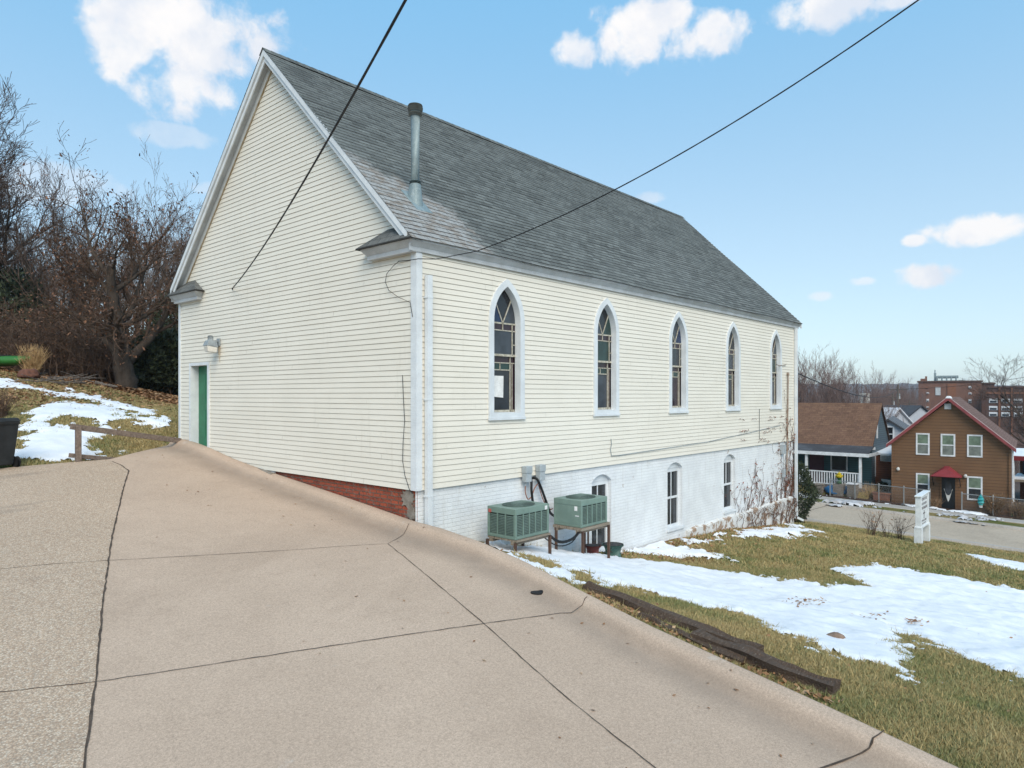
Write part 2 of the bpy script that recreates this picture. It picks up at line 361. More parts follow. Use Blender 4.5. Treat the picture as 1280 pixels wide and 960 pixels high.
c = T.mix(T.sstep(T.math('ADD', T.noise(p, .8, 6, .65), T.math('MULTIPLY', T.math('SUBTRACT', T.rnd, .5), .35)), .42, .62), (.42, .32, .145), (.135, .18, .05))
c = T.mix(T.math('MULTIPLY', T.rnd, .5), c, (.42, .345, .21))
T.l(c, T.b.inputs['Base Color']); T.b.inputs['Roughness'].default_value = .8; T.b.inputs['Specular IOR Level'].default_value = .15
T = new_mat('leaf_brown')
T.l(T.ramp(T.rnd, [(0, (.15, .07, .03)), (.4, (.28, .14, .06)), (.75, (.38, .21, .10)), (1, (.45, .31, .18))]), T.b.inputs['Base Color']); T.b.inputs['Roughness'].default_value = .8
T = new_mat('leaf_clinging')
T.l(T.ramp(T.rnd, [(0, (.06, .032, .02)), (.5, (.135, .062, .034)), (1, (.21, .10, .05))]), T.b.inputs['Base Color']); T.b.inputs['Roughness'].default_value = .85
T = new_mat('leaf_evergreen')
T.l(T.ramp(T.rnd, [(0, (.018, .028, .014)), (.6, (.035, .05, .022)), (1, (.06, .075, .03))]), T.b.inputs['Base Color']); T.b.inputs['Roughness'].default_value = .7
T = new_mat('snow'); p = T.pos
c = T.mix(T.sstep(T.noise(p, 1.2, 5, .6), .35, .7), (.79, .805, .83), (.72, .74, .775))
c = T.mix(T.math('MULTIPLY', T.sstep(T.noise(p, 11, 6, .75), .70, .75), .8), c, (.30, .22, .15))
T.l(c, T.b.inputs['Base Color']); T.b.inputs['Roughness'].default_value = .75; T.b.inputs['Specular IOR Level'].default_value = .3
T.l(T.bump(T.math('ADD', T.noise(p, 12, 6, .7), T.noise(p, 60, 3, .6)), .5, .02), T.b.inputs['Normal'])
pmat('dirty_snow', (.60, .60, .62), .85, (.36, .34, .33), 1.7, bump=.5, bscale=9, c3=(.22, .20, .18))
# assorted
def gmat(name, c, rough=.06, spec=.5):
    T = new_mat(name); T.l(T.mix(T.sstep(T.noise(T.co, 3, 4), .35, .7), c, tuple(x*.6 for x in c)), T.b.inputs['Base Color'])
    T.b.inputs['Roughness'].default_value = rough; T.b.inputs['Specular IOR Level'].default_value = spec
    T.l(T.bump(T.noise(T.co, 5, 2), .04, .01), T.b.inputs['Normal']); return T.m
gmat('glass_dark', (.020, .022, .026)); gmat('glass_blue', (.012, .03, .085)); gmat('glass_plum', (.035, .018, .026)); gmat('glass_green', (.02, .05, .045)); gmat('glass_grey', (.05, .06, .075), .15)
gmat('glass_curtain', (.20, .22, .20), .2); gmat('glass_green_blind', (.17, .23, .17), .25); gmat('glass_screen', (.028, .034, .042), .12)
pmat('lead_came', (.55, .52, .44), .6, (.35, .32, .25), 20)
pmat('paper', (.80, .80, .78), .8)
pmat('door_green', (.035, .20, .105), .45, (.03, .16, .085), 3, fine=.05)
pmat('galvanized', (.27, .34, .355), .55, (.20, .26, .275), 4, spec=.4, metal=.15, c3=(.32, .38, .39))
pmat('flue_cap', (.33, .36, .36), .6, (.24, .25, .245), 8)
pmat('lamp_grey', (.30, .34, .36), .5, (.22, .25, .27), 8); pmat('lamp_lens', (.74, .72, .66), .3)
pmat('ac_green', (.185, .265, .225), .5, (.15, .22, .19), 3, fine=.06); pmat('ac_dark', (.035, .05, .045), .7); pmat('ac_fin', (.12, .17, .15), .5); pmat('return_grey', (.13, .135, .13), .9)
pmat('ac_slat', (.13, .185, .16), .5); pmat('sticker', (.78, .78, .77), .5); pmat('sticker_red', (.55, .12, .10), .5)
pmat('wood_plank', (.28, .235, .185), .85, (.20, .165, .125), 3, stretch=(1, 8, 8)); pmat('rusty_steel', (.075, .045, .035), .8, (.11, .06, .04), 9)
pmat('rubber_black', (.015, .015, .016), .55); pmat('cable_black', (.012, .012, .014), .6); pmat('copper_wire', (.30, .11, .06), .5)
pmat('box_grey', (.40, .44, .46), .5, (.33, .37, .39), 6)
pmat('bucket_green', (.075, .15, .13), .5); pmat('bucket_red', (.16, .05, .045), .6)
T = new_mat('tie_wood'); v = T.mapping(T.co, (1.1, 14, 14))
c = T.mix(T.noise(v, 2.2, 7, .7), (.035, .022, .015), (.185, .118, .078)); c = T.mix(T.math('MULTIPLY', T.sstep(T.noise(v, 4, 4, .7), .56, .66), .8), c, (.24, .185, .14))
T.l(c, T.b.inputs['Base Color']); T.b.inputs['Roughness'].default_value = .95; T.l(T.bump(T.noise(v, 3.5, 6, .7), 1., .05), T.b.inputs['Normal'])
pmat('rail_wood', (.235, .185, .155), .9, (.15, .115, .095), 3, stretch=(6, 1, 6), bump=.5)
pmat('bark', (.085, .066, .052), .95, (.05, .038, .03), 6, bump=1, bscale=14, stretch=(1, 1, .25)); pmat('bark_red', (.125, .088, .075), .95, (.075, .053, .045), 6, fine=0)
pmat('bush_tan', (.24, .155, .09), .95, (.15, .10, .06), 3, fine=0); pmat('twig_grey', (.225, .16, .125), .95, (.155, .11, .088), 3, fine=0); pmat('twig', (.12, .088, .075), .95, (.07, .05, .042), 3, fine=0); pmat('twig_red', (.27, .185, .16), .95, (.19, .13, .115), 3, fine=0); pmat('twig_brush', (.125, .08, .055), .95, (.075, .05, .036), 2, fine=0)
pmat('vine', (.085, .05, .035), .9, (.14, .075, .05), 6); pmat('vine_leaf', (.30, .095, .06), .85, (.18, .06, .035), 9)
pmat('bin_black', (.018, .021, .024), .5, (.028, .032, .036), 4); pmat('rock_red', (.19, .085, .055), .95, (.11, .05, .036), 6, bump=1, bscale=18); pmat('rock_tan', (.27, .19, .14), .95, (.16, .11, .08), 6, bump=1)
pmat('straw', (.58, .40, .20), .85, (.40, .25, .12), 5); pmat('kayak_green', (.04, .18, .035), .4); pmat('tarp_navy', (.02, .035, .07), .6)
pmat('log_grey', (.22, .19, .165), .95, (.12, .10, .085), 6, stretch=(4, 4, 1))
pmat('sign_white', (.72, .75, .76), .6, (.60, .63, .65), 4); pmat('sign_ink', (.11, .10, .11), .7, (.20, .18, .18), 12)
# houses
def lapmat(name, c, c2, pitch=.13):
    T = new_mat(name); s_ = N(T.t, 'ShaderNodeSeparateXYZ'); T.l(T.co, s_.inputs[0])
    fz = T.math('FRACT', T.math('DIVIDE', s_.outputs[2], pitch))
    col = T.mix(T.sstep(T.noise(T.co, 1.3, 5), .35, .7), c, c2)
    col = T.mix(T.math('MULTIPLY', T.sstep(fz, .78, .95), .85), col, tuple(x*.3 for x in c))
    T.l(col, T.b.inputs['Base Color']); T.b.inputs['Roughness'].default_value = .7; T.l(T.bump(fz, .6, .02), T.b.inputs['Normal']); return T.m
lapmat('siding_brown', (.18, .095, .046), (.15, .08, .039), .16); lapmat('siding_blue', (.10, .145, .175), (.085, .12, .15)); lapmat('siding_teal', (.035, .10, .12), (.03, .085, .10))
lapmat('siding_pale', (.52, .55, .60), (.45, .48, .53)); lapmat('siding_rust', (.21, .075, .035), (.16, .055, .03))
pmat('trim_red', (.26, .065, .068), .6, (.20, .05, .053), 3); pmat('trim_cream', (.68, .66, .60), .6, (.58, .56, .50), 3); pmat('awning_red', (.25, .03, .038), .6, (.19, .026, .032), 3)
pmat('door_black', (.016, .020, .024), .3); pmat('porch_white', (.70, .72, .74), .6)
pmat('stone_pillar', (.27, .235, .20), .95, (.15, .125, .105), 7, bump=1, bscale=9, stretch=(1, 1, 3), c3=(.36, .33, .29))
pmat('brick_far', (.20, .105, .075), .9, (.165, .085, .062), .6, fine=.1, fscale=8); pmat('brick_far_dark', (.115, .065, .052), .9, (.09, .052, .043), .6, fine=.1, fscale=8); pmat('brick_orange', (.24, .105, .06), .9)
pmat('steel_fence', (.30, .31, .31), .5, metal=.4); pmat('yellow_paint', (.62, .50, .04), .5); pmat('green_paint', (.03, .12, .045), .5); pmat('blue_tarp', (.03, .17, .36), .5, (.02, .11, .26), 8)
pmat('terracotta', (.30, .135, .085), .85, (.22, .10, .065), 5); pmat('teal_glaze', (.05, .36, .37), .4); pmat('plastic_white', (.66, .66, .63), .6)
pmat('pole_wood', (.14, .115, .095), .95); pmat('hill_wood', (.115, .09, .08), 1, (.085, .07, .066), .02, fine=.15, fscale=.15, c3=(.12, .10, .10)); pmat('flat_roof_snow', (.74, .76, .80), .85)
pmat('canopy_dark', (.04, .03, .035), .7)
M = MATS

# ------------------------------------------------------------------ terrain
def smooth(a, b, x): t = np.clip((np.asarray(x, float)-a)/(b-a), 0, 1); return t*t*(3-2*t)
def Pl(x, y): return -.63 + .103*y + .045*x
E_Y = np.array([-18, -14, -10.5, -8.07, -7.51, -6.77, -5.9, -4.84, -3.84, -2.57, -1.57, -.61, 0., 9.6])
E_X = np.array([-3.9, -2.6, -1.62, -1.16, -1.06, -.94, -.82, -.66, -.42, -.10, .06, .06, -.035, -.035])
def edge_x(y): return np.interp(y, E_Y, E_X)
def back_y(x): return np.interp(x, [-16, -8, -4, -2.6, -2.06, -.4, 0], [7.6, 8.4, 8.8, 8.62, 8.45, 9.45, 9.6])
def drive_z(x, y):
    d = edge_x(y)-x
    lip = .135*(1-smooth(.13, .34, d))-.035*np.exp(-((d-.45)/.75)**2)
    door = .10*np.exp(-((x)**2+(y-8.3)**2)/2.2)
    return Pl(x, y)+lip+door + .012*np.sin(x*.9+1)*np.sin(y*.7)
pts = []
def cp(px, py, Z): q = at_Z(px, py, Z); pts.append((q[0], q[1], q[2]))
for y in (-14, -11, -8, -5, -3, -1):
    e = float(edge_x(y)); pts.append((e+.15, y, float(Pl(e, y))-.04)); 
for x, y in ((-3, -1), (-8, -6), (-3, 4), (-8, 2), (-8, 7), (-2, 8), (-13, 0), (-13, 7), (-5, -12)): pts.append((x, y, float(Pl(x, y))-.12))
pts += [(.3, .05, -.75), (1.78, -.05, -1.18), (4.02, -.05, -1.72), (6.9, -.05, -2.18), (9.4, -.05, -2.25), (13, -.05, -2.5), (18, -.05, -3.05), (1.3, -1.1, -1.12), (3.6, -1.1, -1.62), (7, -1.6, -2.25),
        (1.6, -4, -1.45), (4.5, -4, -2.0), (9, -4, -2.5), (18.4, -4, -3.3), (2.6, -8.2, -1.95), (8, -8, -2.7), (18, -8.5, -3.55), (9, -14, -3.35), (18, -15, -4.0), (1, -12, -2.1), (3, -18, -2.9), (-5, -20, -2.7),
        (22.5, 3, -3.72), (22.5, -3, -3.85), (22.5, -9, -4.05), (22.5, -18, -4.4), (22.5, 12, -3.5), (30.5, 4, -4.13), (30.5, -5.7, -4.4), (30.5, -16, -4.8), (30.5, 14, -3.8), (18, 5, -3.2), (18, 9.5, -2.2), (9, 10, -.5), (0, 9.8, .12)]
for px, py, Z in ((0, 540, 17.5), (100, 530, 18.5), (0, 500, 20.5), (100, 502, 21.5), (225, 535, 19.5), (205, 505, 25), (158, 484, 26), (80, 476, 25.5), (0, 464, 25), (225, 497, 29), (-150, 470, 22), (-150, 560, 17)): cp(px, py, Z)
pts += [(12, 28, 1.9), (0, 32, 3.0), (-14, 26, 3.2), (12, 16, .9), (22, 18, -2.0)]
PT = np.array(pts)
def tps_fit(P):
    n = len(P); d = np.hypot(P[:, None, 0]-P[None, :, 0], P[:, None, 1]-P[None, :, 1]); K = np.where(d > 0, d*d*np.log(d+1e-12), 0)+np.eye(n)*.25
    A = np.zeros((n+3, n+3)); A[:n, :n] = K; A[:n, n] = 1; A[:n, n+1:] = P[:, :2]; A[n, :n] = 1; A[n+1:, :n] = P[:, :2].T
    return np.linalg.solve(A, np.r_[P[:, 2], 0, 0, 0])
WT = tps_fit(PT)
def far_z(x, y):
    s = (y+9)-(x+7.8)*1.0
    w = smooth(-6, 22, s); r = np.hypot(x+7.8, y+9)
    hill = 2.4+np.clip(r-30, 0, 90)*.035
    val = -4.55-np.clip(r-46, 0, 100)*.045 - np.clip(r-146, 0, 150)*.02
    return hill*w+val*(1-w)
def H(x, y):
    x = np.asarray(x, float); y = np.asarray(y, float); sh = x.shape; xf, yf = x.ravel(), y.ravel(); out = np.empty(xf.shape)
    for i in range(0, len(xf), 20000):
        a, b = xf[i:i+20000], yf[i:i+20000]
        d2 = (a[:, None]-PT[None, :, 0])**2+(b[:, None]-PT[None, :, 1])**2
        z = (.5*d2*np.log(d2+1e-12))@WT[:-3]+WT[-3]+WT[-2]*a+WT[-1]*b
        r = np.hypot(a+7.8, b+9); rr = np.where(a > 28, r+np.clip(a-31, 0, 50)*3, r)
        w = smooth(38, 52, rr)
        # beyond the street always the far function
        z = z*(1-w)+far_z(a, b)*w
        bumpz = .025*np.sin(a*1.7+b*.6)*np.sin(b*1.3-a*.4)+.012*np.sin(a*4.1-b*2.7)*np.sin(b*3.7+a*1.1)
        z = z+bumpz*(1-w)
        e = edge_x(b); ind = (a < e+.02) & (b < back_y(np.minimum(a, 0))+.02) & (b > -17) & (a > -15)
        z = np.where(ind, np.minimum(z, Pl(a, b)-.10), z)
        # just outside the lip the lawn starts a little below it
        near = (a >= e+.02) & (a < e+.6) & (b < .2) & (b > -17)
        z = np.where(near, np.minimum(z, Pl(a, b)+.02), z)
        # inside the church footprint: below the floor
        ch = (a > .25) & (a < 17.8) & (b > .2) & (b < 9.3); z = np.where(ch, np.minimum(z, -3.6), z)
        # the street bed is flat
        st = smooth(22.6, 23.6, a)*(1-smooth(33.2, 34.2, a))*(r < 70)
        z = z*(1-st)+(street_z(a, b)-.10)*st
        out[i:i+20000] = z
    return out.reshape(sh)
def street_z(x, y): return -3.92+.028*(y-1) - .035*(x-24)
def Hs(x, y): return float(H(np.array([x]), np.array([y]))[0])
def march(px, py, fn, t0=4, t1=90):
    r = ray(px, py); prev = None
    ts = np.arange(t0, t1, .25); Q = CAM+np.outer(ts, r); g = Q[:, 2]-fn(Q[:, 0], Q[:, 1]); k = np.argmax(g < 0)
    a, b = ts[max(k-1, 0)], ts[k]
    for _ in range(25):
        m = (a+b)/2; q = CAM+r*m
        if q[2]-float(fn(np.array([q[0]]), np.array([q[1]]))[0]) < 0: b = m
        else: a = m
    return CAM+r*b
def on_ground(px, py): return march(px, py, H)
def on_drive(px, py): return march(px, py, lambda x, y: drive_z(x, y))

fine = np.concatenate([-1600*np.exp(-np.arange(0, 24)*.2), np.arange(-16, 36, .22), 36+np.cumsum(.3*1.12**np.arange(0, 58))])
ys_ = np.concatenate([-1600*np.exp(-np.arange(0, 21)*.2), np.arange(-24, 30, .22), 30+np.cumsum(.3*1.12**np.arange(0, 58))])
GX, GY = np.meshgrid(fine, ys_); GZ = H(GX, GY)
ground = grid_mesh('ground', GX, GY, GZ, M['lawn']); tag(ground, kind='structure')
lit = smooth(0, 3, (GY-GX*.18)-14.2+np.clip(-GX-3, 0, 10)*.32)*(GX < 20) 
lit = np.maximum(lit, .9*(1-smooth(.1, .7, -GY-.1*np.sin(GX*3)))*(GX > 5)*(GX < 17)*(GY < .1))
lit = np.maximum(lit, .8*(np.exp(-((GX-7.6)**2/3+(GY+1.2)**2/.5))))
a = ground.data.attributes.new('litter', 'FLOAT', 'POINT'); a.data.foreach_set('value', lit.ravel().astype(np.float32))
rr = np.hypot(GX+8, GY+9); a = ground.data.attributes.new('farland', 'FLOAT', 'POINT'); a.data.foreach_set('value', smooth(44, 56, rr+np.clip(GX-36, 0, 20)*1.).ravel().astype(np.float32))

# distant wooded ridges
def ridge(name, Z, pxs, base_py, amp, seed):
    rnd = np.random.RandomState(seed); px = np.linspace(*pxs, 260); ph = rnd.rand(8)*6.28
    top = base_py+amp*sum(np.sin(px*f_+p)/(i+1) for i, (f_, p) in enumerate(zip((.008, .017, .035, .08, .17, .31, .6, .9), ph)))
    rows = []
    for k, (dz, f_) in enumerate(((0, 0), (60, .35), (140, .7), (240, 1.), (420, 1.), (700, 0))):
        rows.append([at_Z(p, HY, Z+dz*Z/900)*np.array([1, 1, 0])+np.array([0, 0, -16+f_*(CAM[2]+(HY-t)/FPX*(Z+dz*Z/900)+16)+rnd.rand()*2*(0 < k < 4)]) for p, t in zip(px, top)])
    A = np.array(rows); return tag(grid_mesh(name, A[..., 0], A[..., 1], A[..., 2], M['hill_wood']), kind='structure')
ridge('hills', 1000, (700, 1900), 481, 1.1, 3)

# ------------------------------------------------------------------ driveway
DS = np.array([0, .03, .07, .12, .18, .24, .30, .36, .42, .5, .6, .75, 1.0]); DS = np.concatenate([DS, np.arange(1.3, 13.5, .35)])
TS = np.linspace(0, 1, 150)
DX = np.zeros((len(TS), len(DS))); DY = DX.copy()
for i, t in enumerate(TS):
    y = -17+t*(9.55+17); x = edge_x(y)-DS
    yy = -17+t*(back_y(np.minimum(x, 0))+17)
    DX[i] = x; DY[i] = yy
DZ = drive_z(DX, DY)
# outer vertical face of the lip, rounded top
DX2 = np.concatenate([DX[:, :1]+.02, DX[:, :1]+.012, DX], 1); DY2 = np.concatenate([DY[:, :1], DY[:, :1], DY], 1); DZ2 = np.concatenate([DZ[:, :1]-.32, DZ[:, :1]-.02, DZ], 1)
drive = grid_mesh('driveway', DX2, DY2, DZ2, M['driveway_concrete']); tag(drive, kind='structure')
ed = np.concatenate([np.zeros((len(TS), 2)), np.tile(DS, (len(TS), 1))], 1)
a = drive.data.attributes.new('edge', 'FLOAT', 'POINT'); a.data.foreach_set('value', ed.ravel().astype(np.float32))
# older exposed-aggregate slab to the left of the long joint
JP = np.array([on_drive(*p) for p in ((140, 577), (152, 582), (161, 589), (158, 598), (155, 608), (140, 670), (128, 760), (120, 850), (105, 960))])
JL = np.vstack([JP, JP[-1]+(JP[-1]-JP[-2])*6])
o_ = np.argsort(JL[2:, 1]); 
def joint_x(y): return np.interp(y, JL[2:, 1][o_], JL[2:, 0][o_])
SX, SY = [], []
for t in np.linspace(0, 1, 110):
    y = -17+t*(float(JP[0][1])+17)
    x = float(joint_x(min(y, JL[2, 1])))
    if y > JL[2, 1]: x = float(np.interp(y, [JL[2, 1], JP[1][1], JP[0][1]], [JL[2, 0], JP[1][0], JP[0][0]]))
    xs = np.linspace(x, -15, 30); SX.append(xs); SY.append(np.minimum(y, back_y(xs)-.02) if t < 1 else back_y(xs)-.02)
SX, SY = np.array(SX), np.array(SY); tag(grid_mesh('aggregate_slab', SX, SY, drive_z(SX, SY)+.004, M['aggregate']), kind='structure')
def seam(poly, w, jit=.006, seed=0):
    rnd = random.Random(seed); mb = MB(); P2 = [np.array(p) for p in poly]; S = []
    for a, b in zip(P2[:-1], P2[1:]):
        n = max(2, int(np.linalg.norm(b-a)/.12))
        S += [a+(b-a)*k/n for k in range(n)]
    S.append(P2[-1]); L, Rr = [], []
    for i, p in enumerate(S):
        d = S[min(i+1, len(S)-1)]-S[max(i-1, 0)]; d = d/np.linalg.norm(d[:2]); nrm = np.array([-d[1], d[0], 0]); c = p+nrm*rnd.uniform(-jit, jit); ww = w*rnd.uniform(.5, 1.2)/2
        for lst, sg in ((L, 1), (Rr, -1)):
            q = c+nrm*ww*sg; q[2] = float(drive_z(q[0], q[1]))+.009; lst.append(q)
    mb.strip(L, Rr); return mb
jl = [(JL, .024), ([on_drive(*p) for p in ((-60, 872), (0, 866), (120, 853), (350, 818), (600, 781), (700, 767), (728, 757), (734, 746))], .013),
      ([on_drive(*p) for p in ((-40, 716), (60, 706), (135, 701), (380, 687), (485, 680), (505, 668), (511, 655))], .010), ([on_drive(*p) for p in ((485, 680), (600, 776), (700, 866), (818, 960), (1000, 1110))], .011),
      ([on_drive(*p) for p in ((1106, 914), (1092, 924), (1086, 936), (1070, 946), (1035, 958), (980, 975))], .02)]
for i, (pl, w) in enumerate(jl): tag(seam(pl, w, .006, i).build('joint' if i < 4 else 'crack', M['joint_dirt']), kind='structure')
mb = MB(); rnd = random.Random(5)      # small debris: leaves on the slab
def leaf(mb, p, s, rnd, mi=0, flat=.35):
    a = rnd.uniform(0, 6.28); u = Vector((math.cos(a), math.sin(a), rnd.uniform(-flat, flat)))*s; v = Vector((-math.sin(a), math.cos(a), rnd.uniform(-flat, flat)))*s*.6; p = Vector(p)
    mb.poly([p-u, p-v*.9, p+u, p+v], mi)
for k in range(130):
    d = abs(rnd.gauss(0, 1.6))+.1; y = rnd.uniform(-9, 9); x = float(edge_x(y))-d
    if y < float(back_y(x))-.1: leaf(mb, (x, y, float(drive_z(x, y))+.012), rnd.uniform(.012, .03), rnd)
tag(mb.build('fallen_leaves', M['leaf_brown']), 'scattered small dry brown leaves on the concrete driveway', 'leaves', kind='stuff')
def flat_patch(name, px, py, rx, ry, m, label, cat, ang=0):
    c = on_drive(px, py); mb = MB(); n = 14; top = []
    for k in range(n):
        t = 6.283*k/n; x, y = rx*math.cos(t), ry*math.sin(t); X = c[0]+x*math.cos(ang)-y*math.sin(ang); Y = c[1]+x*math.sin(ang)+y*math.cos(ang); top.append((X, Y, float(drive_z(X, Y))))
    mb.poly([(p[0], p[1], p[2]+.02) for p in top]); mb.strip([(p[0], p[1], p[2]-.01) for p in top], [(p[0], p[1], p[2]+.02) for p in top], close=True)
    return tag(mb.build(name, m), label, cat)
flat_patch('cleanout_cap', 671, 742, .085, .05, M['rubber_black'], 'small black oval cap set in the driveway lip', 'cap', -.9)

# ------------------------------------------------------------------ snow
def poly_sd(x, y, poly):
    P2 = np.array(poly); d = np.full(x.shape, 1e9); ins = np.zeros(x.shape, bool); n = len(P2)
    for i in range(n):
        a, b = P2[i], P2[(i+1) % n]; ex, ey = b-a; L = ex*ex+ey*ey+1e-9
        t = np.clip(((x-a[0])*ex+(y-a[1])*ey)/L, 0, 1); d = np.minimum(d, np.hypot(x-a[0]-t*ex, y-a[1]-t*ey))
        c = ((a[1] > y) != (b[1] > y)); 
        ins ^= c & (x < (b[0]-a[0])*(y-a[1])/((b[1]-a[1]) if abs(b[1]-a[1]) > 1e-12 else 1e-12)+a[0])
    return np.where(ins, d, -d)
def vnoise(x, y, s, seed=0):
    rnd = np.random.RandomState(seed); G = rnd.rand(256, 256); x = x*s+1000; y = y*s+1000
    xi, yi = np.floor(x).astype(int), np.floor(y).astype(int); fx, fy = x-xi, y-yi; fx = fx*fx*(3-2*fx); fy = fy*fy*(3-2*fy)
    g = lambda i, j: G[(i) % 256, (j) % 256]
    return (g(xi, yi)*(1-fx)+g(xi+1, yi)*fx)*(1-fy)+(g(xi, yi+1)*(1-fx)+g(xi+1, yi+1)*fx)*fy-.5
def fbm(x, y, s, seed, o=4): return sum(vnoise(x, y, s*2.1**i, seed+i)*.55**i for i in range(o))
SNOW = []
def ground_poly(pxs): return [on_ground(*p)[:2] for p in pxs]
SNOW.append((ground_poly([(607, 676), (640, 683), (690, 688), (720, 692), (758, 692), (770, 697), (825, 704), (890, 712), (960, 723), (1010, 722), (1030, 732), (1075, 730), (1052, 719), (1035, 711), (1055, 705), (1100, 706), (1150, 715), (1200, 722), (1240, 730), (1280, 738), (1500, 785),
    (1500, 905), (1280, 852), (1220, 827), (1170, 805), (1140, 793), (1131, 803), (1142, 816), (1165, 836), (1163, 851), (1150, 862), (1130, 850), (1088, 833), (1050, 825), (1010, 805), (970, 787), (930, 768), (890, 761), (855, 753), (830, 748), (805, 741), (768, 734), (745, 728), (722, 716), (715, 718), (729, 733), (729, 745), (690, 721), (640, 696), (604, 679)]), .17, 1.0))
SNOW.append((ground_poly([(1201, 690), (1230, 695), (1285, 706), (1350, 718), (1350, 726), (1285, 714), (1240, 706)]), .06, .8))
SNOW.append((ground_poly([(772, 690), (800, 681), (840, 681), (900, 669), (940, 663), (985, 656), (1022, 663), (1016, 670), (985, 671), (962, 669), (940, 677), (900, 677), (873, 688), (912, 699), (893, 703), (850, 697), (800, 693)]), .34, .2))
SNL = [(ground_poly([(-80, 466), (0, 471), (25, 475), (60, 487), (95, 492), (125, 496), (160, 506), (195, 515), (224, 526), (216, 529), (180, 520), (140, 509), (105, 501), (70, 497), (40, 489), (0, 485), (-80, 478)]), .22, .5),
       (ground_poly([(30, 512), (45, 504), (75, 501), (100, 503), (140, 510), (180, 519), (207, 530), (196, 533), (168, 526), (148, 522), (130, 530), (100, 521), (78, 518), (74, 527), (100, 536), (138, 534), (150, 541), (136, 546), (116, 548), (106, 558), (126, 570), (122, 576), (60, 577), (28, 575), (22, 560), (25, 545), (28, 525)]), .22, .7),
       (ground_poly([(-20, 530), (-60, 525), (-120, 545), (-90, 570), (-10, 570)]), .2, .5), (ground_poly([(75, 484), (95, 486), (100, 492), (80, 492)]), .1, .4), (ground_poly([(215, 544), (224, 548), (226, 552), (214, 549)]), .06, .3), (ground_poly([(148, 562), (160, 561), (165, 565), (150, 567)]), .06, .3)]
HOLES = [ground_poly(h) for h in ([(640, 696), (668, 698), (699, 708), (690, 711), (658, 704)], [(712, 714), (742, 720), (752, 732), (735, 729)], [(1128, 788), (1136, 792), (1140, 800), (1132, 797)])]
def snow_sd(x, y, polys, seed):
    s = np.full(x.shape, -9.)
    for poly, amp, k in polys:
        sd = poly_sd(x, y, poly); sd = np.minimum(sd, .9)
        if k >= .99:
            for hp_ in HOLES: sd = np.minimum(sd, -poly_sd(x, y, hp_))
        n = fbm(x, y, 1.3, seed)*amp*2.2+fbm(x, y, 6, seed+9)*min(.36, amp*2.2)+fbm(x, y, 17, seed+19, 2)*min(.22, amp*1.3)
        s = np.maximum(s, sd+n-(amp*.05))
    return s
def snow_mesh(name, polys, res, seed, thick=.05):
    A = np.vstack([np.array(p) for p, _, _ in polys]); x0, y0 = A.min(0)-.4; x1, y1 = A.max(0)+.4
    X, Y = np.meshgrid(np.arange(x0, x1, res), np.arange(y0, y1, res)); s = snow_sd(X, Y, polys, seed)
    Z = H(X, Y)+np.clip(s, -.2, .35)*.16+fbm(X, Y, 3, seed+3)*.055*np.clip(s*3, 0, 1)+.0*thick
    out = (X < edge_x(Y)+.03) & (Y < back_y(np.minimum(X, 0))+.03)      # none on the slab
    ok = (s > -.04) & ~out & ~((X > -.02) & (Y > .0) & (Y < 9.6) & (X < 18.1))
    keep = ok[:-1, :-1] & ok[1:, 1:] & ok[1:, :-1] & ok[:-1, 1:]
    return tag(grid_mesh(name, X, Y, Z, M['snow'], keep), kind='structure')
snow_mesh('snow', SNOW, .05, 11)
snow_mesh('snow', SNL, .07, 31)

# grass blades over the lawn that can be seen
def scatter_grass(name, n, region, seed, polys, size, zmax, label):
    rs = np.random.RandomState(seed); Zs = rs.uniform(region[2], region[3], n*3)**1.0
    px = rs.uniform(region[0], region[1], n*3); r = AX_F[None, :]+AX_R[None, :]*((px-640)/FPX)[:, None]
    Q = CAM[None, :]+r*Zs[:, None]; x, y = Q[:, 0], Q[:, 1]
    bad = (x < edge_x(y)+.04) & (y < back_y(np.minimum(x, 0))+.03) & (x > -15)
    bad |= (x > -.1) & (x < 18.1) & (y > -.05) & (y < 9.6)
    bad |= x > 23.2
    sd = snow_sd(x, y, polys, 11 if 'front' in label or True and polys is SNOW else 31); bad |= (sd > .02+.22*rs.rand(n*3)**3)
    bad |= (rs.rand(n*3) < .35*(fbm(x, y, 2.5, 77) < -.1))
    x, y, Zs = x[~bad][:n], y[~bad][:n], Zs[~bad][:n]; k = len(x); z = H(x, y)
    a = rs.uniform(0, 6.283, k); L = size*rs.uniform(.5, 1.3, k); w = (.0028+.00042*Zs)*rs.uniform(.7, 1.4, k); lean = rs.uniform(.35, 1.6, k); la = rs.uniform(0, 6.283, k)
    dx, dy = np.cos(a)*w, np.sin(a)*w; hx, hy, hz = np.cos(la)*L*np.sin(lean), np.sin(la)*L*np.sin(lean), L*np.cos(lean)+.012
    V = np.stack([np.stack([x-dx, y-dy, z-.004], -1), np.stack([x+dx, y+dy, z-.004], -1), np.stack([x+hx, y+hy, z+hz], -1)], 1).reshape(-1, 3)
    return tag(raw_mesh(name, V, np.arange(3*k).reshape(-1, 3), M['grass_blade']), label, 'grass', kind='stuff')
scatter_grass('grass', 190000, (640, 1330, 5.5, 16), 1, SNOW, .042, 16, 'short tan and green winter grass on the front lawn right of the driveway')
scatter_grass('grass', 90000, (780, 1330, 14, 32), 2, SNOW, .05, 32, 'dormant matted grass on the far lawn towards the street')
scatter_grass('grass_tufts', 9000, (640, 1330, 5.5, 20), 8, SNOW, .11, 20, 'longer straw coloured tufts standing out of the lawn')
scatter_grass('grass', 60000, (-60, 235, 15, 25), 3, SNL, .07, 25, 'patchy brown green grass on the slope left of the church')
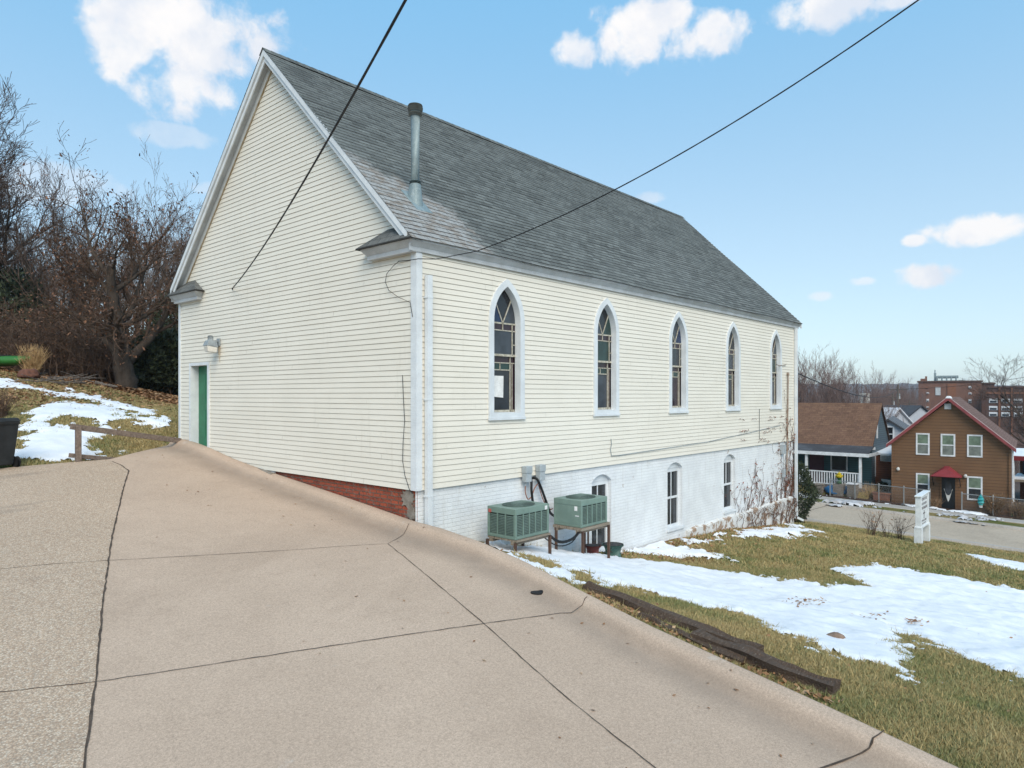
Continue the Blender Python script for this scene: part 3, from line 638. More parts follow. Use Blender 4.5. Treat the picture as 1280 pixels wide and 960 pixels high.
def scatter_leaves(name, n, fn, seed, size, m, label):
    rs = np.random.RandomState(seed); x, y = fn(rs, n); k = len(x); z = H(x, y)+.015+rs.rand(k)*.02
    a = rs.uniform(0, 6.283, k); s_ = size*rs.uniform(.6, 1.4, k); ux, uy = np.cos(a)*s_, np.sin(a)*s_; t1 = rs.uniform(-.5, .5, k)*s_; t2 = rs.uniform(-.5, .5, k)*s_
    c = np.stack([x, y, z], -1); u = np.stack([ux, uy, t1], -1); v = np.stack([-uy*.6, ux*.6, t2], -1)
    V = np.stack([c-u, c-v, c+u, c+v], 1).reshape(-1, 3); return tag(raw_mesh(name, V, np.arange(4*k).reshape(-1, 4), m), label, 'leaves', kind='stuff')
def reg_hill(rs, n):
    px = rs.uniform(-100, 240, n*2); Z = rs.uniform(20, 34, n*2); Q = CAM+(AX_F[None, :]+AX_R[None, :]*((px-640)/FPX)[:, None])*Z[:, None]; x, y = Q[:, 0], Q[:, 1]
    k = ((y-x*.18)-14.4+np.clip(-x-3, 0, 10)*.32 > rs.uniform(-1.5, 2, n*2)); return x[k][:n], y[k][:n]
scatter_leaves('leaf_litter', 14000, reg_hill, 4, .07, M['leaf_brown'], 'carpet of orange brown fallen oak leaves under the trees')
def reg_wall(rs, n): x = rs.uniform(5.5, 16, n); y = -np.abs(rs.normal(0, .5, n))-.05-.9*np.exp(-(x-7.5)**2/2)*rs.rand(n); return x, y
scatter_leaves('leaf_litter', 900, reg_wall, 5, .035, M['leaf_brown'], 'brown leaves drifted along the white foundation wall')
def reg_lawn(rs, n): x = rs.uniform(0, 20, n); y = rs.uniform(-10, -.5, n); k = x > edge_x(y)+.1; return x[k], y[k]
scatter_leaves('leaf_litter', 500, reg_lawn, 6, .028, M['leaf_brown'], 'few dry leaves scattered over the lawn and snow')
# ------------------------------------------------------------------ church
CL, CW = 18.05, 9.54; RZ = 9.11; SL = .974; OVG = .23; OVS = .17; MIDY = CW/2
def roof_z(y): return RZ-SL*abs(y-MIDY)
church = empty('church', (0, 0, 0), 'cream clapboard church with steep grey shingle roof and pointed windows above a white brick basement', 'church')
WINX = [2.29+3.476*i for i in range(5)]; WSILL, WSPR = 1.17, 3.10; WR = .925; WC = .41
def arch_half(z, inset):      # half width of a window outline (inset 0 = outer trim) at height z
    if z <= WSPR: return .515-inset
    r = WR-inset; q = r*r-(z-WSPR)**2
    return math.sqrt(q)-WC if q > WC*WC else None
def arch_loop(inset, bottom, n=12):
    L = []; h = .515-inset; r = WR-inset; top = math.sqrt(r*r-WC*WC); a1 = math.atan2(top, WC)
    L.append((-h, bottom)); 
    for k in range(n+1): a = a1*k/n; L.append((-(r*math.cos(a)-WC), WSPR+r*math.sin(a)))
    for k in range(n, -1, -1): a = a1*k/n; q = ((r*math.cos(a)-WC), WSPR+r*math.sin(a)); L.append(q) if k < n else None
    L.append((h, bottom)); return L
rnd = random.Random(2)
def siding(mb, span, z0, z1, exposure, pos, cuts, seamgap=3.66):
    n = max(1, round((z1-z0)/exposure)); ex = (z1-z0)/n
    for i in range(n):
        za, zb = z0+i*ex, z0+(i+1)*ex; a0, a1 = span(za); b0, b1 = span(zb)
        if a1-a0 < .02: continue
        if b1 < b0: b0 = b1 = (b0+b1)/2
        segs = []; la, lb = a0, b0
        for (ca0, ca1, cb0, cb1) in cuts(za, zb):
            segs.append((la, ca0, lb, cb0)); la, lb = ca1, cb1
        segs.append((la, a1, lb, b1)); off = rnd.uniform(0, seamgap)
        gap = .0085
        for (sa0, sa1, sb0, sb1) in segs:
            if sa1-sa0 < .005: continue
            # split in planks
            cutsx = [t for t in np.arange(a0+off, a1, seamgap) if sa0+.25 < t < sa1-.25 and sb0+.25 < t < sb1-.25]
            xa = [sa0]+cutsx+[sa1]; xb = [sb0]+cutsx+[sb1]
            for j in range(len(xa)-1):
                o_ = rnd.uniform(-.0012, .0012); gx = .0022 if j else 0
                p = [pos(xa[j]+gx, za, .017+o_), pos(xa[j+1], za, .017+o_), pos(xb[j+1], zb-gap, .008+o_), pos(xb[j]+gx, zb-gap, .008+o_)]
                mb.poly(p, 0)
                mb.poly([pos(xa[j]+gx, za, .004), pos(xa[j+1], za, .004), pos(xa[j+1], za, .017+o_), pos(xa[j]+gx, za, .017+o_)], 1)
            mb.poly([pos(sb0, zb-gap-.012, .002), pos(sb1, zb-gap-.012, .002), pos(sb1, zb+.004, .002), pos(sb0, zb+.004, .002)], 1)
def flip_ok(o): pass
# long side wall (faces -y)
def cuts_side(za, zb):
    r = []
    for x in WINX:
        if zb <= WSILL+.05: continue
        za_ = max(za, WSILL)
        ha = arch_half(za_, .07); hb = arch_half(zb, .07)
        if ha is None: continue
        if hb is None: hb = .0
        r.append((x-ha, x+ha, x-hb, x+hb))
    return r
mb = MB(); siding(mb, lambda z: (.10, CL-.06), 0, 4.16, .0995, lambda s, z, o: (s, -o, z), cuts_side); mb.build('side_wall', [M['siding_cream'], M['lap_shade']], church)
# gable wall (faces -x)
DY0, DY1, DZ0, DZ1 = 7.86, 8.80, .335, 2.40
def cuts_gable(za, zb):
    if zb <= DZ1+.06 and za >= -.2: return [(DY0-.05, DY1+.05, DY0-.05, DY1+.05)]
    return []
def span_gable(z):
    if z < 4.25: return (.10, CW-.08)
    h = (RZ-.30-z)/SL; return (MIDY-h, MIDY+h)
mb = MB(); siding(mb, span_gable, 0, RZ-.34, .0995, lambda s, z, o: (-o, s, z), cuts_gable); mb.build('gable_wall', [M['siding_cream'], M['lap_shade']], church)
# far gable and far side: plain lap walls
mb = MB(); mb.poly([(CL, 0, -.02), (CL, CW, -.02), (CL, CW, 4.4), (CL, MIDY, RZ-.2), (CL, 0, 4.4)]); mb.poly([(0, CW, -.02), (CL, CW, -.02), (CL, CW, 4.3), (0, CW, 4.3)]); mb.build('rear_wall', M['siding_cream'], church)
# white foundation with three openings
BW = [(5.65, .80, -2.0, -.20), (9.15, .82, -1.93, -.17), (12.6, .82, -1.88, -.17)]; BRISE = .16
def seg_arch(dx, w, ztop): r = ((w/2)**2+BRISE**2)/(2*BRISE); return ztop-r+math.sqrt(max(r*r-dx*dx, 0))
FY = .03
mb = MB()
def fq(x0, x1, za0, za1, zb0, zb1): mb.poly([(x0, FY, za0), (x1, FY, za1), (x1, FY, zb1), (x0, FY, zb0)], 0, [(x0, za0), (x1, za1), (x1, zb1), (x0, zb0)])
xs = [0.0]
for (cx, w, zb, zt) in BW:
    fq(xs[-1], cx-w/2, -4.2, -4.2, .02, .02)
    k = 12
    for i in range(k):
        xa, xb = cx-w/2+w*i/k, cx-w/2+w*(i+1)/k; fa, fb = seg_arch(xa-cx, w, zt), seg_arch(xb-cx, w, zt)
        fq(xa, xb, -4.2, -4.2, zb, zb); fq(xa, xb, fa, fb, .02, .02)
        mb.poly([(xa, FY, fa), (xb, FY, fb), (xb, FY+.2, fb), (xa, FY+.2, fa)], 0, [(xa, 0), (xb, 0), (xb, .2), (xa, .2)])
    for sx in (-1, 1):
        x = cx+sx*w/2; zt_ = seg_arch(w/2, w, zt); mb.poly([(x, FY, zb), (x, FY+.2, zb), (x, FY+.2, zt_), (x, FY, zt_)], 0, [(0, zb), (.2, zb), (.2, zt_), (0, zt_)])
    xs.append(cx+w/2)
fq(xs[-1], CL-.02, -4.2, -4.2, .02, .02)
mb.poly([(CL-.02, FY, -4.2), (CL-.02, CW, -4.2), (CL-.02, CW, 0), (CL-.02, FY, 0)], 0, [(0, -4), (9.5, -4), (9.5, 0), (0, 0)])
mb.poly([(0, CW-.02, -4.2), (CL, CW-.02, -4.2), (CL, CW-.02, 0), (0, CW-.02, 0)], 0, [(0, -4), (18, -4), (18, 0), (0, 0)])
fnd = mb.build('foundation', M['painted_brick'], church)
# old parged footing, stepping out at the far end
mb = MB(); tp, bt = [], []
for k in range(41):
    x = 9.75+k*(17.75-9.75)/40; top = np.interp(x, [9.75, 11, 14, 17.5, 17.75], [-2.12, -2.1, -2.08, -2.02, -2.05])+.02*math.sin(x*5)+.015*math.sin(x*13); tp.append((x, FY-.10, top)); bt.append((x, FY-.14, -3.6))
mb.strip(bt, tp); mb.strip(tp, [(p[0], FY+.01, p[2]+.04) for p in tp]); mb.poly([bt[0], tp[0], (9.75, FY+.01, tp[0][2]+.04), (9.75, FY+.01, -3.6)]); mb.build('footing', M['parging'], church)
# red brick under the gable siding, with a smear of old mortar at the corner
mb = MB()
mb.poly([(.035, .02, -1.2), (.035, 4.72, -1.2), (.035, 4.72, .01), (.035, .02, .01)], 0, [(0, -1.2), (4.72, -1.2), (4.72, .01), (0, .01)])
mb.build('brick_base', M['red_brick'], church)
mb = MB(); rs = random.Random(8); n = 26
def blob(mb, cy, cz, ry, rz, x0, x1, rs):
    out = []
    for k in range(n): t = 6.283*k/n; q = 1+rs.uniform(-.28, .28); out.append((cy+ry*q*math.cos(t), cz+rz*q*math.sin(t)))
    mb.poly([(x1, p[0], p[1]) for p in out]); mb.strip([(x0, *p) for p in out], [(x1, *p) for p in out], close=True)
blob(mb, .26, -.16, .17, .17, .04, .018, rs); blob(mb, .17, -.40, .10, .13, .04, .016, rs)
for k in range(16): blob(mb, rs.uniform(.3, 4.2), 0, .0, .0, .04, .04, rs) if False else None
mb.build('mortar_patch', M['old_mortar'], church)
mb = MB(); mb.box(.03, 4.72, -.8, -.03, 9.5, -.02); mb.build('sill_beam', M['trim_white'], church)
mb = MB(); mb.hexa([(-.17, 4.60, -.25), (-.02, 4.60, -.25), (-.02, 5.4, -.25), (-.17, 5.4, -.25), (-.15, 4.62, -.035), (-.025, 4.62, -.035), (-.025, 5.4, .03), (-.06, 5.4, .03)]); mb.build('step_block', M['old_mortar'], church)
# corner boards
mb = MB(); mb.box(-.034, -.034, -.0, .016, .115, 4.12); mb.box(.016, -.034, 0, .10, .0, 4.12); mb.build('corner_board', M['trim_white'], church)
mb = MB(); mb.box(-.034, CW-.09, .0, .02, CW+.02, 4.14); mb.build('corner_board', M['trim_white'], church)
mb = MB(); mb.box(CL-.08, -.034, -.05, CL+.02, .02, 4.12); mb.build('corner_board', M['trim_white'], church)
# roof: sawtooth shingle courses on both slopes
def slope(mb, sgn):
    ylow = MIDY-sgn*(MIDY+OVS); run = MIDY+OVS; Ls = run*math.hypot(1, SL); n = 48; th = .010
    rr_ = random.Random(4)
    for i in range(n):
        f0, f1 = i/n, (i+1)/n; y0 = ylow+sgn*run*f0; y1 = ylow+sgn*run*f1; z0, z1 = RZ-SL*run*(1-f0), RZ-SL*run*(1-f1)
        X0, X1 = -OVG-.02, CL+.36; xsg = np.linspace(X0, X1, 44); nx, nz = -sgn*SL/math.hypot(1, SL), 1/math.hypot(1, SL)
        sag = lambda x: -.025*math.sin((x-X0)/(X1-X0)*math.pi)*math.sin(f0*math.pi)+.010*math.sin(x*1.3+i*.2)
        low = []; up = []; bot = []
        for x in xsg:
            w_ = rr_.uniform(-.003, .003); s_ = sag(x)
            low.append((x, y0+nx*th-sgn*w_, z0+nz*th+s_-w_*SL)); up.append((x, y1, z1+s_+.001)); bot.append((x, y0-sgn*w_, z0+s_-w_*SL-.002))
        b = len(mb.v)
        for j in range(len(xsg)-1):
            uv = [(low[j][0], f0*Ls), (low[j+1][0], f0*Ls), (low[j+1][0], f1*Ls), (low[j][0], f1*Ls)]
            q = [low[j], low[j+1], up[j+1], up[j]]; q2 = [bot[j], bot[j+1], low[j+1], low[j]]
            if sgn < 0: q = q[::-1]; uv = uv[::-1]; q2 = q2[::-1]
            mb.poly(q, 0, uv); mb.poly(q2, 0, [(0, f0*Ls)]*4)
mb = MB(); slope(mb, 1); slope(mb, -1); roof = mb.build('roof', M['roof_grey'], church)
mb = MB()   # underside deck
for sgn in (1, -1):
    ylow = MIDY-sgn*(MIDY+OVS-.02); nx = -sgn*SL/math.hypot(1, SL)*.0
    mb.poly([(-OVG, ylow, roof_z(ylow)-.045), (CL+.34, ylow, roof_z(ylow)-.045), (CL+.34, MIDY, RZ-.05), (-OVG, MIDY, RZ-.05)])
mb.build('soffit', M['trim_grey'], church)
mb = MB(); rr_ = random.Random(6); x = -OVG-.03
while x < CL+.35:
    for sgn in (1, -1):
        q = [(x, MIDY, RZ+.035), (x+.21, MIDY, RZ+.028), (x+.21, MIDY-sgn*.14, RZ+.028-.14*SL), (x, MIDY-sgn*.14, RZ+.035-.14*SL)]
        mb.poly(q if sgn < 0 else q[::-1], 0, [(x*1.7, 50), (x*1.7+.2, 50), (x*1.7+.2, 50.13), (x*1.7, 50.13)])
    x += .2
mb.build('ridge_cap', M['roof_grey'], roof)
# rake boards on the front gable
cs, sn = 1/math.hypot(1, SL), SL/math.hypot(1, SL)
def rake(sgn, x_out, x_in, d0, d1, m, name, ext=0, parent=church, ylo=-.15):
    mb = MB(); ya = (MIDY-sgn*(MIDY-ylo)); yb = MIDY
    def pt(y, d, x): return (x, y, roof_z(y)-d/cs)
    mb.hexa([pt(ya, d1, x_out), pt(ya, d1, x_in), pt(yb, d1, x_in), pt(yb, d1, x_out), pt(ya, d0, x_out), pt(ya, d0, x_in), pt(yb, d0, x_in), pt(yb, d0, x_out)])
    return mb.build(name, m, parent)
for sgn in (1, -1):
    rake(sgn, -OVG-.012, -OVG+.022, .004, .10, M['trim_white'], 'rake_crown', ylo=-.03); rake(sgn, -OVG+.024, -OVG+.05, .05, .19, M['trim_white'], 'rake_board', ylo=.07)
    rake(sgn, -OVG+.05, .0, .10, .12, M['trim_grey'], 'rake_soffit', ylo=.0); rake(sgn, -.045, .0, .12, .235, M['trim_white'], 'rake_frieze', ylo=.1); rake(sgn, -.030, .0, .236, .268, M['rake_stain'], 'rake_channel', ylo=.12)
    rake(sgn, CL+.345, CL+.31, .0, .16, M['trim_white'], 'rake_board')
# box cornice along the eave
prof = [(-.03, 4.115), (-.055, 4.115), (-.055, 4.19), (-.062, 4.195), (-.135, 4.275), (-.15, 4.30), (-.155, 4.325), (-.03, 4.33)]
def cornice(pfun, a, b, name, m0=0):
    mb = MB()
    for (p, q) in zip(prof[:-1], prof[1:]): mb.poly([pfun(a, *p), pfun(b, *p), pfun(b, *q), pfun(a, *q)], 0)
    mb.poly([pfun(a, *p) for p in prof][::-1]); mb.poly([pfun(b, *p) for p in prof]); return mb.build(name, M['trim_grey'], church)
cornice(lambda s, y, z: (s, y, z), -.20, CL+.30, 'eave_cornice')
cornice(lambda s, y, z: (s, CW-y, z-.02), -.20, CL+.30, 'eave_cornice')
# cornice returns on the gable, each with its own little shingled roof
def creturn(y0, y1, side, dz):
    mb = MB()
    xo, xi = -.235, -.0; sl = [(-.0, 0), (.0, .075), (.08, .165), (.10, .22)]
    # stepped profile lofted around three sides
    base = [(4.105+dz, .10), (4.18+dz, .10), (4.185+dz, .09), (4.27+dz, .02), (4.315+dz, 0)]
    loops = []
    for z, ins in base:
        a_, b_ = (y0+(ins if side > 0 else ins*1), y1-ins); loops.append([(xi, a_, z), (xo+ins, a_, z), (xo+ins, b_, z), (xi, b_, z)])
    for l0, l1 in zip(loops[:-1], loops[1:]): mb.strip(l0, l1)
    mb.poly(loops[0])
    r = mb.build('cornice_return', M['trim_grey'], church)
    mb = MB(); z0 = 4.32+dz; z1 = 4.62+dz; e = .03
    if side > 0: a, b, c, d = (xo-e, y0-e, z0), (xo-e, y1+e+.05, z0), (xi-.02, y1-.55, z1), (xi-.02, y0+.62, z1)
    else: a, b, c, d = (xo-e, y0-e-.05, z0), (xo-e, y1+e, z0), (xi-.02, y1-.62, z1), (xi-.02, y0+.45, z1)
    uvf = lambda p: (p[1], (p[2]-z0)*1.3)
    mb.poly([a, b, c, d][::-1], 0, [uvf(p) for p in (d, c, b, a)])
    if side > 0: mb.poly([b, (xi-.02, y1+e, z0), c][::-1], 0, [(0, .3), (.2, 0), (0, 0)])
    else: mb.poly([(xi-.02, y0-e, z0), a, d][::-1], 0, [(0, .3), (.2, 0), (0, 0)])
    lo = [a, b]; mb.poly([a, b, (b[0], b[1], b[2]-.025), (a[0], a[1], a[2]-.025)]); mb.poly([(a[0], a[1], a[2]-.025), (b[0], b[1], b[2]-.025), (xi, b[1], b[2]-.025), (xi, a[1], a[2]-.025)])
    if side > 0: mb.poly([b, (xi, y1+e, z0), (xi, y1+e, z0-.025), (b[0], b[1], z0-.025)])
    else: mb.poly([a, (xi, y0-e, z0), (xi, y0-e, z0-.025), (a[0], a[1], z0-.025)])
    mb.build('return_roof', M['return_roof_shingle'], r)
creturn(-.15, 1.32, 1, 0); creturn(8.13, 9.70, -1, -.05)
# flue
fx, fy = .70, .86; fz = roof_z(fy)
flue = MB(); flue.lathe([(.094, -.1), (.094, 1.74)], (fx, fy, fz), 20); 
for z in (): flue.lathe([(.094, z), (.0975, z+.005), (.0975, z+.03), (.094, z+.035)], (fx, fy, fz), 20)
fo = flue.build('flue', M['galvanized'], church, True)
mb = MB(); mb.lathe([(.12, 1.60), (.13, 1.61), (.13, 1.645), (.105, 1.65), (.105, 1.69), (.14, 1.695), (.145, 1.72), (.145, 1.745), (.12, 1.75), (.12, 1.775), (.14, 1.78), (.13, 1.80), (.02, 1.84)], (fx, fy, fz), 24); mb.build('flue_cap', M['flue_cap'], fo)
mb = MB(); top = [(fx+.104*math.cos(t), fy+.104*math.sin(t), fz+.30) for t in np.linspace(0, 6.283, 25)[:-1]]
bot = []
for t in np.linspace(0, 6.283, 25)[:-1]:
    x, y = fx+.135*math.cos(t), fy+.16*math.sin(t); bot.append((x, y, roof_z(y)+.015))
mb.strip(bot, top, close=True); mb.strip([(p[0], p[1], p[2]) for p in top], [(fx+(p[0]-fx)*.85, fy+(p[1]-fy)*.85, p[2]+.02) for p in top], close=True)
mb.lathe([(.10, .33), (.115, .335), (.115, .36), (.096, .365)], (fx, fy, fz), 24)
n_ = Vector((0, -sn, cs)); sh = [(fx-.19, fy-.27), (fx+.19, fy-.27), (fx+.19, fy+.2), (fx-.19, fy+.2)]
mb.hexa([(x, y, roof_z(y)+.006) for x, y in sh]+[(x, y, roof_z(y)+.024) for x, y in sh]); mb.build('flue_flashing', M['galvanized'], fo)
# arched windows
GL = [M['glass_dark'], M['glass_blue'], M['glass_plum'], M['glass_green'], M['glass_grey'], M['glass_screen']]
PANE = {'tl': [1, 4, 5, 5, 0], 'tr': [4, 3, 1, 0, 4], 'tc': [0, 0, 4, 4, 2], 'mid': [4, 3, 5, 4, 3], 'low': [5, 4, 2, 5, 4], 'side': [3, 3, 0, 1, 0]}
for wi, wx in enumerate(WINX):
    f = MB(); yo, yi = -.048, .10
    lo_o = [(wx+x, yo, z) for x, z in arch_loop(0, WSILL)]; lo_i = [(wx+x, yo, z) for x, z in arch_loop(.128, WSILL+.135)]
    f.strip(lo_o, lo_i); f.poly([lo_o[0], lo_i[0], lo_i[-1], lo_o[-1]])
    f.strip([(p[0], .0, p[2]) for p in lo_o], lo_o, close=True)
    j = MB(); mid = [(wx+x, yi-.0, z) for x, z in arch_loop(.136, WSILL+.143)]
    f.strip(lo_i, mid, close=True)
    o = f.build('arched_window', M['trim_white'], church)
    s = MB(); s.box(wx-.535, -.062, WSILL-.004, wx+.535, -.02, WSILL+.05); s.build('sill', M['trim_white'], o)
    # panes: y = yi, divided by cames
    h = .515-.136; gz = WSPR-.03; g = MB(); yq = yi-.004
    loop = arch_loop(.136, WSILL+.143); top = max(z for _, z in loop)
    def hw(z): return arch_half(z, .136) or 0
    def band(x0f, x1f, z0, z1, mi, k=6):
        for i in range(k):
            za, zb = z0+(z1-z0)*i/k, z0+(z1-z0)*(i+1)/k
            g.poly([(wx+x0f(za), yq, za), (wx+x1f(za), yq, za), (wx+x1f(zb), yq, zb), (wx+x0f(zb), yq, zb)], mi)
    zv = gz+.47   # where the V arms meet the arch
    vl = lambda z: -hw(zv)*(z-gz)/(zv-gz); vr = lambda z: hw(zv)*(z-gz)/(zv-gz)
    band(lambda z: -hw(z), vl, gz, zv, PANE['tl'][wi]); band(vr, lambda z: hw(z), gz, zv, PANE['tr'][wi]); band(vl, vr, gz, zv, PANE['tc'][wi]); band(lambda z: -hw(z), lambda z: hw(z), zv, top-.002, PANE['tc'][wi], 8)
    c = lambda v: (lambda z: v)
    def cell(x0, x1, z0, z1, mi): g.poly([(wx+x0, yq, z0), (wx+x1, yq, z0), (wx+x1, yq, z1), (wx+x0, yq, z1)], mi)
    zm = 2.44; zb_ = WSILL+.143; ins = .10
    cell(-h, 0, gz-.14, gz, 2); cell(0, h, gz-.14, gz, 2); cell(-h, -h+.07, zm, gz-.14, PANE['side'][wi]); cell(-h+.07, h-.10, zm, gz-.14, PANE['mid'][wi]); cell(h-.10, h, zm, gz-.14, 0)
    def low(x0, x1, z0, z1, mi): g.poly([(wx+x0, yq+.03, z0), (wx+x1, yq+.03, z0), (wx+x1, yq+.03, z1), (wx+x0, yq+.03, z1)], mi)
    low(-h, h, zm-.15, zm, 2); low(-h, -.05, zm-.29, zm-.15, 3); low(-.05, h-.13, zm-.29, zm-.15, 3); low(-h, h-.13, zb_, zm-.29, PANE['low'][wi]); low(h-.13, h, zb_, zm-.15, 2)
    go = g.build('stained_glass', GL, o)
    l = MB()
    def came(x0, z0, x1, z1, w=.020, y=yq): l.bar((wx+x0, y-.008, z0), (wx+x1, y-.008, z1), w, .014, 0, (0, 1, 0))
    came(-.0, gz, -hw(zv), zv); came(0, gz, hw(zv), zv); came(-h, gz, h, gz, .03); came(-h, gz-.14, h, gz-.14); came(0, gz-.14, 0, gz, .018); came(-h+.07, zm, -h+.07, gz-.14); came(h-.10, zm, h-.10, gz); came(-h, (zm+gz)/2-.1, -h+.07, (zm+gz)/2-.1, .016); came(h-.1, (zm+gz)/2-.1, h, (zm+gz)/2-.1, .016)
    came(-h, zm, h, zm, .045)
    came(-h, zm-.15, h, zm-.15, .018, yq+.03); came(-h, zm-.29, h-.13, zm-.29, .02, yq+.03); came(-.05, zm-.29, -.05, zm-.15, .016, yq+.03); came(h-.13, zb_, h-.13, zm, .022, yq+.03); came(-h, zb_+.02, h, zb_+.02, .05, yq+.03); came(h-.07, zb_, h-.07, zm-.15, .012, yq+.03)
    l.build('leading', M['lead_came'], o)
    if wi == 0:
        p = MB(); p.hexa([(wx-.26, yq-.004, 1.62), (wx+.02, yq-.004, 1.60), (wx+.02, yq+.004, 1.60), (wx-.26, yq+.004, 1.62), (wx-.25, yq-.004, 2.03), (wx+.03, yq-.004, 2.03), (wx+.03, yq+.004, 2.03), (wx-.25, yq+.004, 2.03)]); p.build('paper_sheet', M['paper'], o)
# basement windows
for (cx, w, zb, zt) in BW:
    f = MB(); y0, y1 = FY+.10, FY+.17; zs = seg_arch(w/2, w, zt); x0, x1 = cx-w/2, cx+w/2
    f.box(x0+.002, y0, zb, x0+.07, y1, zs-.005); f.box(x1-.07, y0, zb, x1-.002, y1, zs-.005); f.box(x0+.07, y0+.002, zb, x1-.07, y1, zb+.07); f.box(x0+.07, y0+.002, zs-.10, x1-.07, y1, zs-.005)
    k = 12; 
    for i in range(k):
        xa, xb = x0+w*i/k, x0+w*(i+1)/k; f.poly([(xa, y0-.01, zs-.004), (xb, y0-.01, zs-.004), (xb, y0-.01, seg_arch(xb-cx, w, zt)-.002), (xa, y0-.01, seg_arch(xa-cx, w, zt)-.002)])
    zm = (zb+zs)/2; f.box(x0+.07, y0+.012, zm-.03, x1-.07, y1, zm+.03); f.box(cx-.014, y0+.015, zm+.03, cx+.014, y1, zs-.1); f.box(cx-.012, y0+.03, zb+.07, cx+.012, y1, zm-.03) if cx < 12 else None
    o = f.build('basement_window', M['trim_white'], church)
    g = MB(); g.box(x0+.06, y0+.04, zb+.05, x1-.06, y0+.045, zm); g.box(x0+.06, y0+.03, zm, x1-.06, y0+.035, zs-.08); g.build('glass', M['glass_screen'], o)
    s = MB(); s.box(x0-.04, FY-.05, zb-.07, x1+.04, FY+.12, zb-.002); s.build('sill', M['trim_white'], o)
# door in a deep white frame
f = MB(); dep = .16
f.box(-.05, DY0-.075, DZ0-.02, -.0, DY0, DZ1+.07); f.box(-.05, DY1, DZ0-.02, -.0, DY1+.075, DZ1+.07); f.box(-.049, DY0, DZ1, -.0, DY1, DZ1+.07)
f.box(.0, DY0-.02, DZ0-.02, dep+.05, DY0, DZ1); f.box(0, DY1, DZ0-.02, dep+.05, DY1+.02, DZ1); f.box(0, DY0, DZ1, dep+.05, DY1, DZ1+.02); f.box(-.06, DY0, DZ0-.10, dep+.05, DY1, DZ0)
df = f.build('door_frame', M['trim_white'], church)
d = MB(); d.box(dep, DY0+.004, DZ0+.006, dep+.045, DY1-.004, DZ1-.004)
for (za, zb) in ((.25, .95), (1.1, 1.85)):
    for (a, b) in ((DY0+.13, DY0+.42), (DY0+.53, DY0+.82)): d.box(dep-.008, a, DZ0+za, dep-.0, b, DZ0+zb)
dd = d.build('door', M['door_green'], church); mb = MB(); mb.tube([(dep-.0, DY0+.08, DZ0+.95), (dep-.05, DY0+.08, DZ0+.95)], .012, 8); mb.lathe([(.0, -.028), (.025, -.015), (.028, 0), (.022, .015), (0, .025)], (dep-.06, DY0+.08, DZ0+.95), 10); mb.build('handle', M['galvanized'], dd)
# wall lamp
lz, ly = 2.86, 7.28; mb = MB(); mb.box(-.05, ly-.07, lz-.02, -.02, ly+.07, lz+.16); mb.tube([(-.05, ly, lz+.09), (-.12, ly, lz+.10), (-.16, ly, lz+.06)], .022, 8)
mb.hexa([(-.36, ly-.12, lz-.02), (-.10, ly-.12, lz-.06), (-.10, ly+.12, lz-.06), (-.36, ly+.12, lz-.02), (-.32, ly-.09, lz+.10), (-.13, ly-.09, lz+.10), (-.13, ly+.09, lz+.10), (-.32, ly+.09, lz+.10)]); mb.lathe([(.075, .1), (.07, .2), (.05, .22), (0, .225)], (-.23, ly, lz), 12)
lo = mb.build('wall_lamp', M['lamp_grey'], church); mb = MB(); mb.hexa([(-.33, ly-.095, lz-.17), (-.12, ly-.095, lz-.19), (-.12, ly+.095, lz-.19), (-.33, ly+.095, lz-.17), (-.355, ly-.115, lz-.024), (-.105, ly-.115, lz-.064), (-.105, ly+.115, lz-.064), (-.355, ly+.115, lz-.024)]); bevel(mb.build('lamp_lens', M['lamp_lens'], lo), .015)
mb = MB(); rs = random.Random(3); pts_ = [(-.0245, ly-.08, lz-.0), (-.0245, ly+.05, lz-.02), (-.0245, ly+.03, lz-.17), (-.0245, ly-.01, lz-.36), (-.0245, ly-.05, lz-.30), (-.0245, ly-.09, lz-.12)]
st = MB(); rs = random.Random(9); L0 = [(-.0195, ly-.07+rs.uniform(-.01, .01), lz-.03-.05*k) for k in range(9)]; L1 = [(-.0195, ly+.07-.012*k+rs.uniform(-.015, .015), lz-.03-.05*k) for k in range(9)]
st.strip([(-.0235, p[1]+.004*k, p[2]) for k, p in enumerate(L0)], [(-.0235, p[1], p[2]) for p in L1]); st.build('rust_stain', pmat('rust_stain', (.56, .46, .33), .8, (.68, .62, .50), 14), church)
# downspouts
def downspout(x, y, top, bot, w, d, elbow=None):
    mb = MB(); mb.box(x-w/2, y-d, bot, x+w/2, y, top)
    for z in (top-.4, (top+bot)/2, bot+.5): mb.box(x-w/2-.012, y-d-.004, z, x+w/2+.012, y+.02, z+.03)
    if elbow: mb.bar((x, y-d/2, bot+.04), (x+elbow, y-d/2-.12, bot-.10), w*.95, d*.95)
    return mb.build('downspout', M['trim_white'], church)
downspout(.205, -.036, 3.73, -.62, .11, .085); downspout(CL-.05, -.045, 4.10, -2.85, .10, .08, .32)
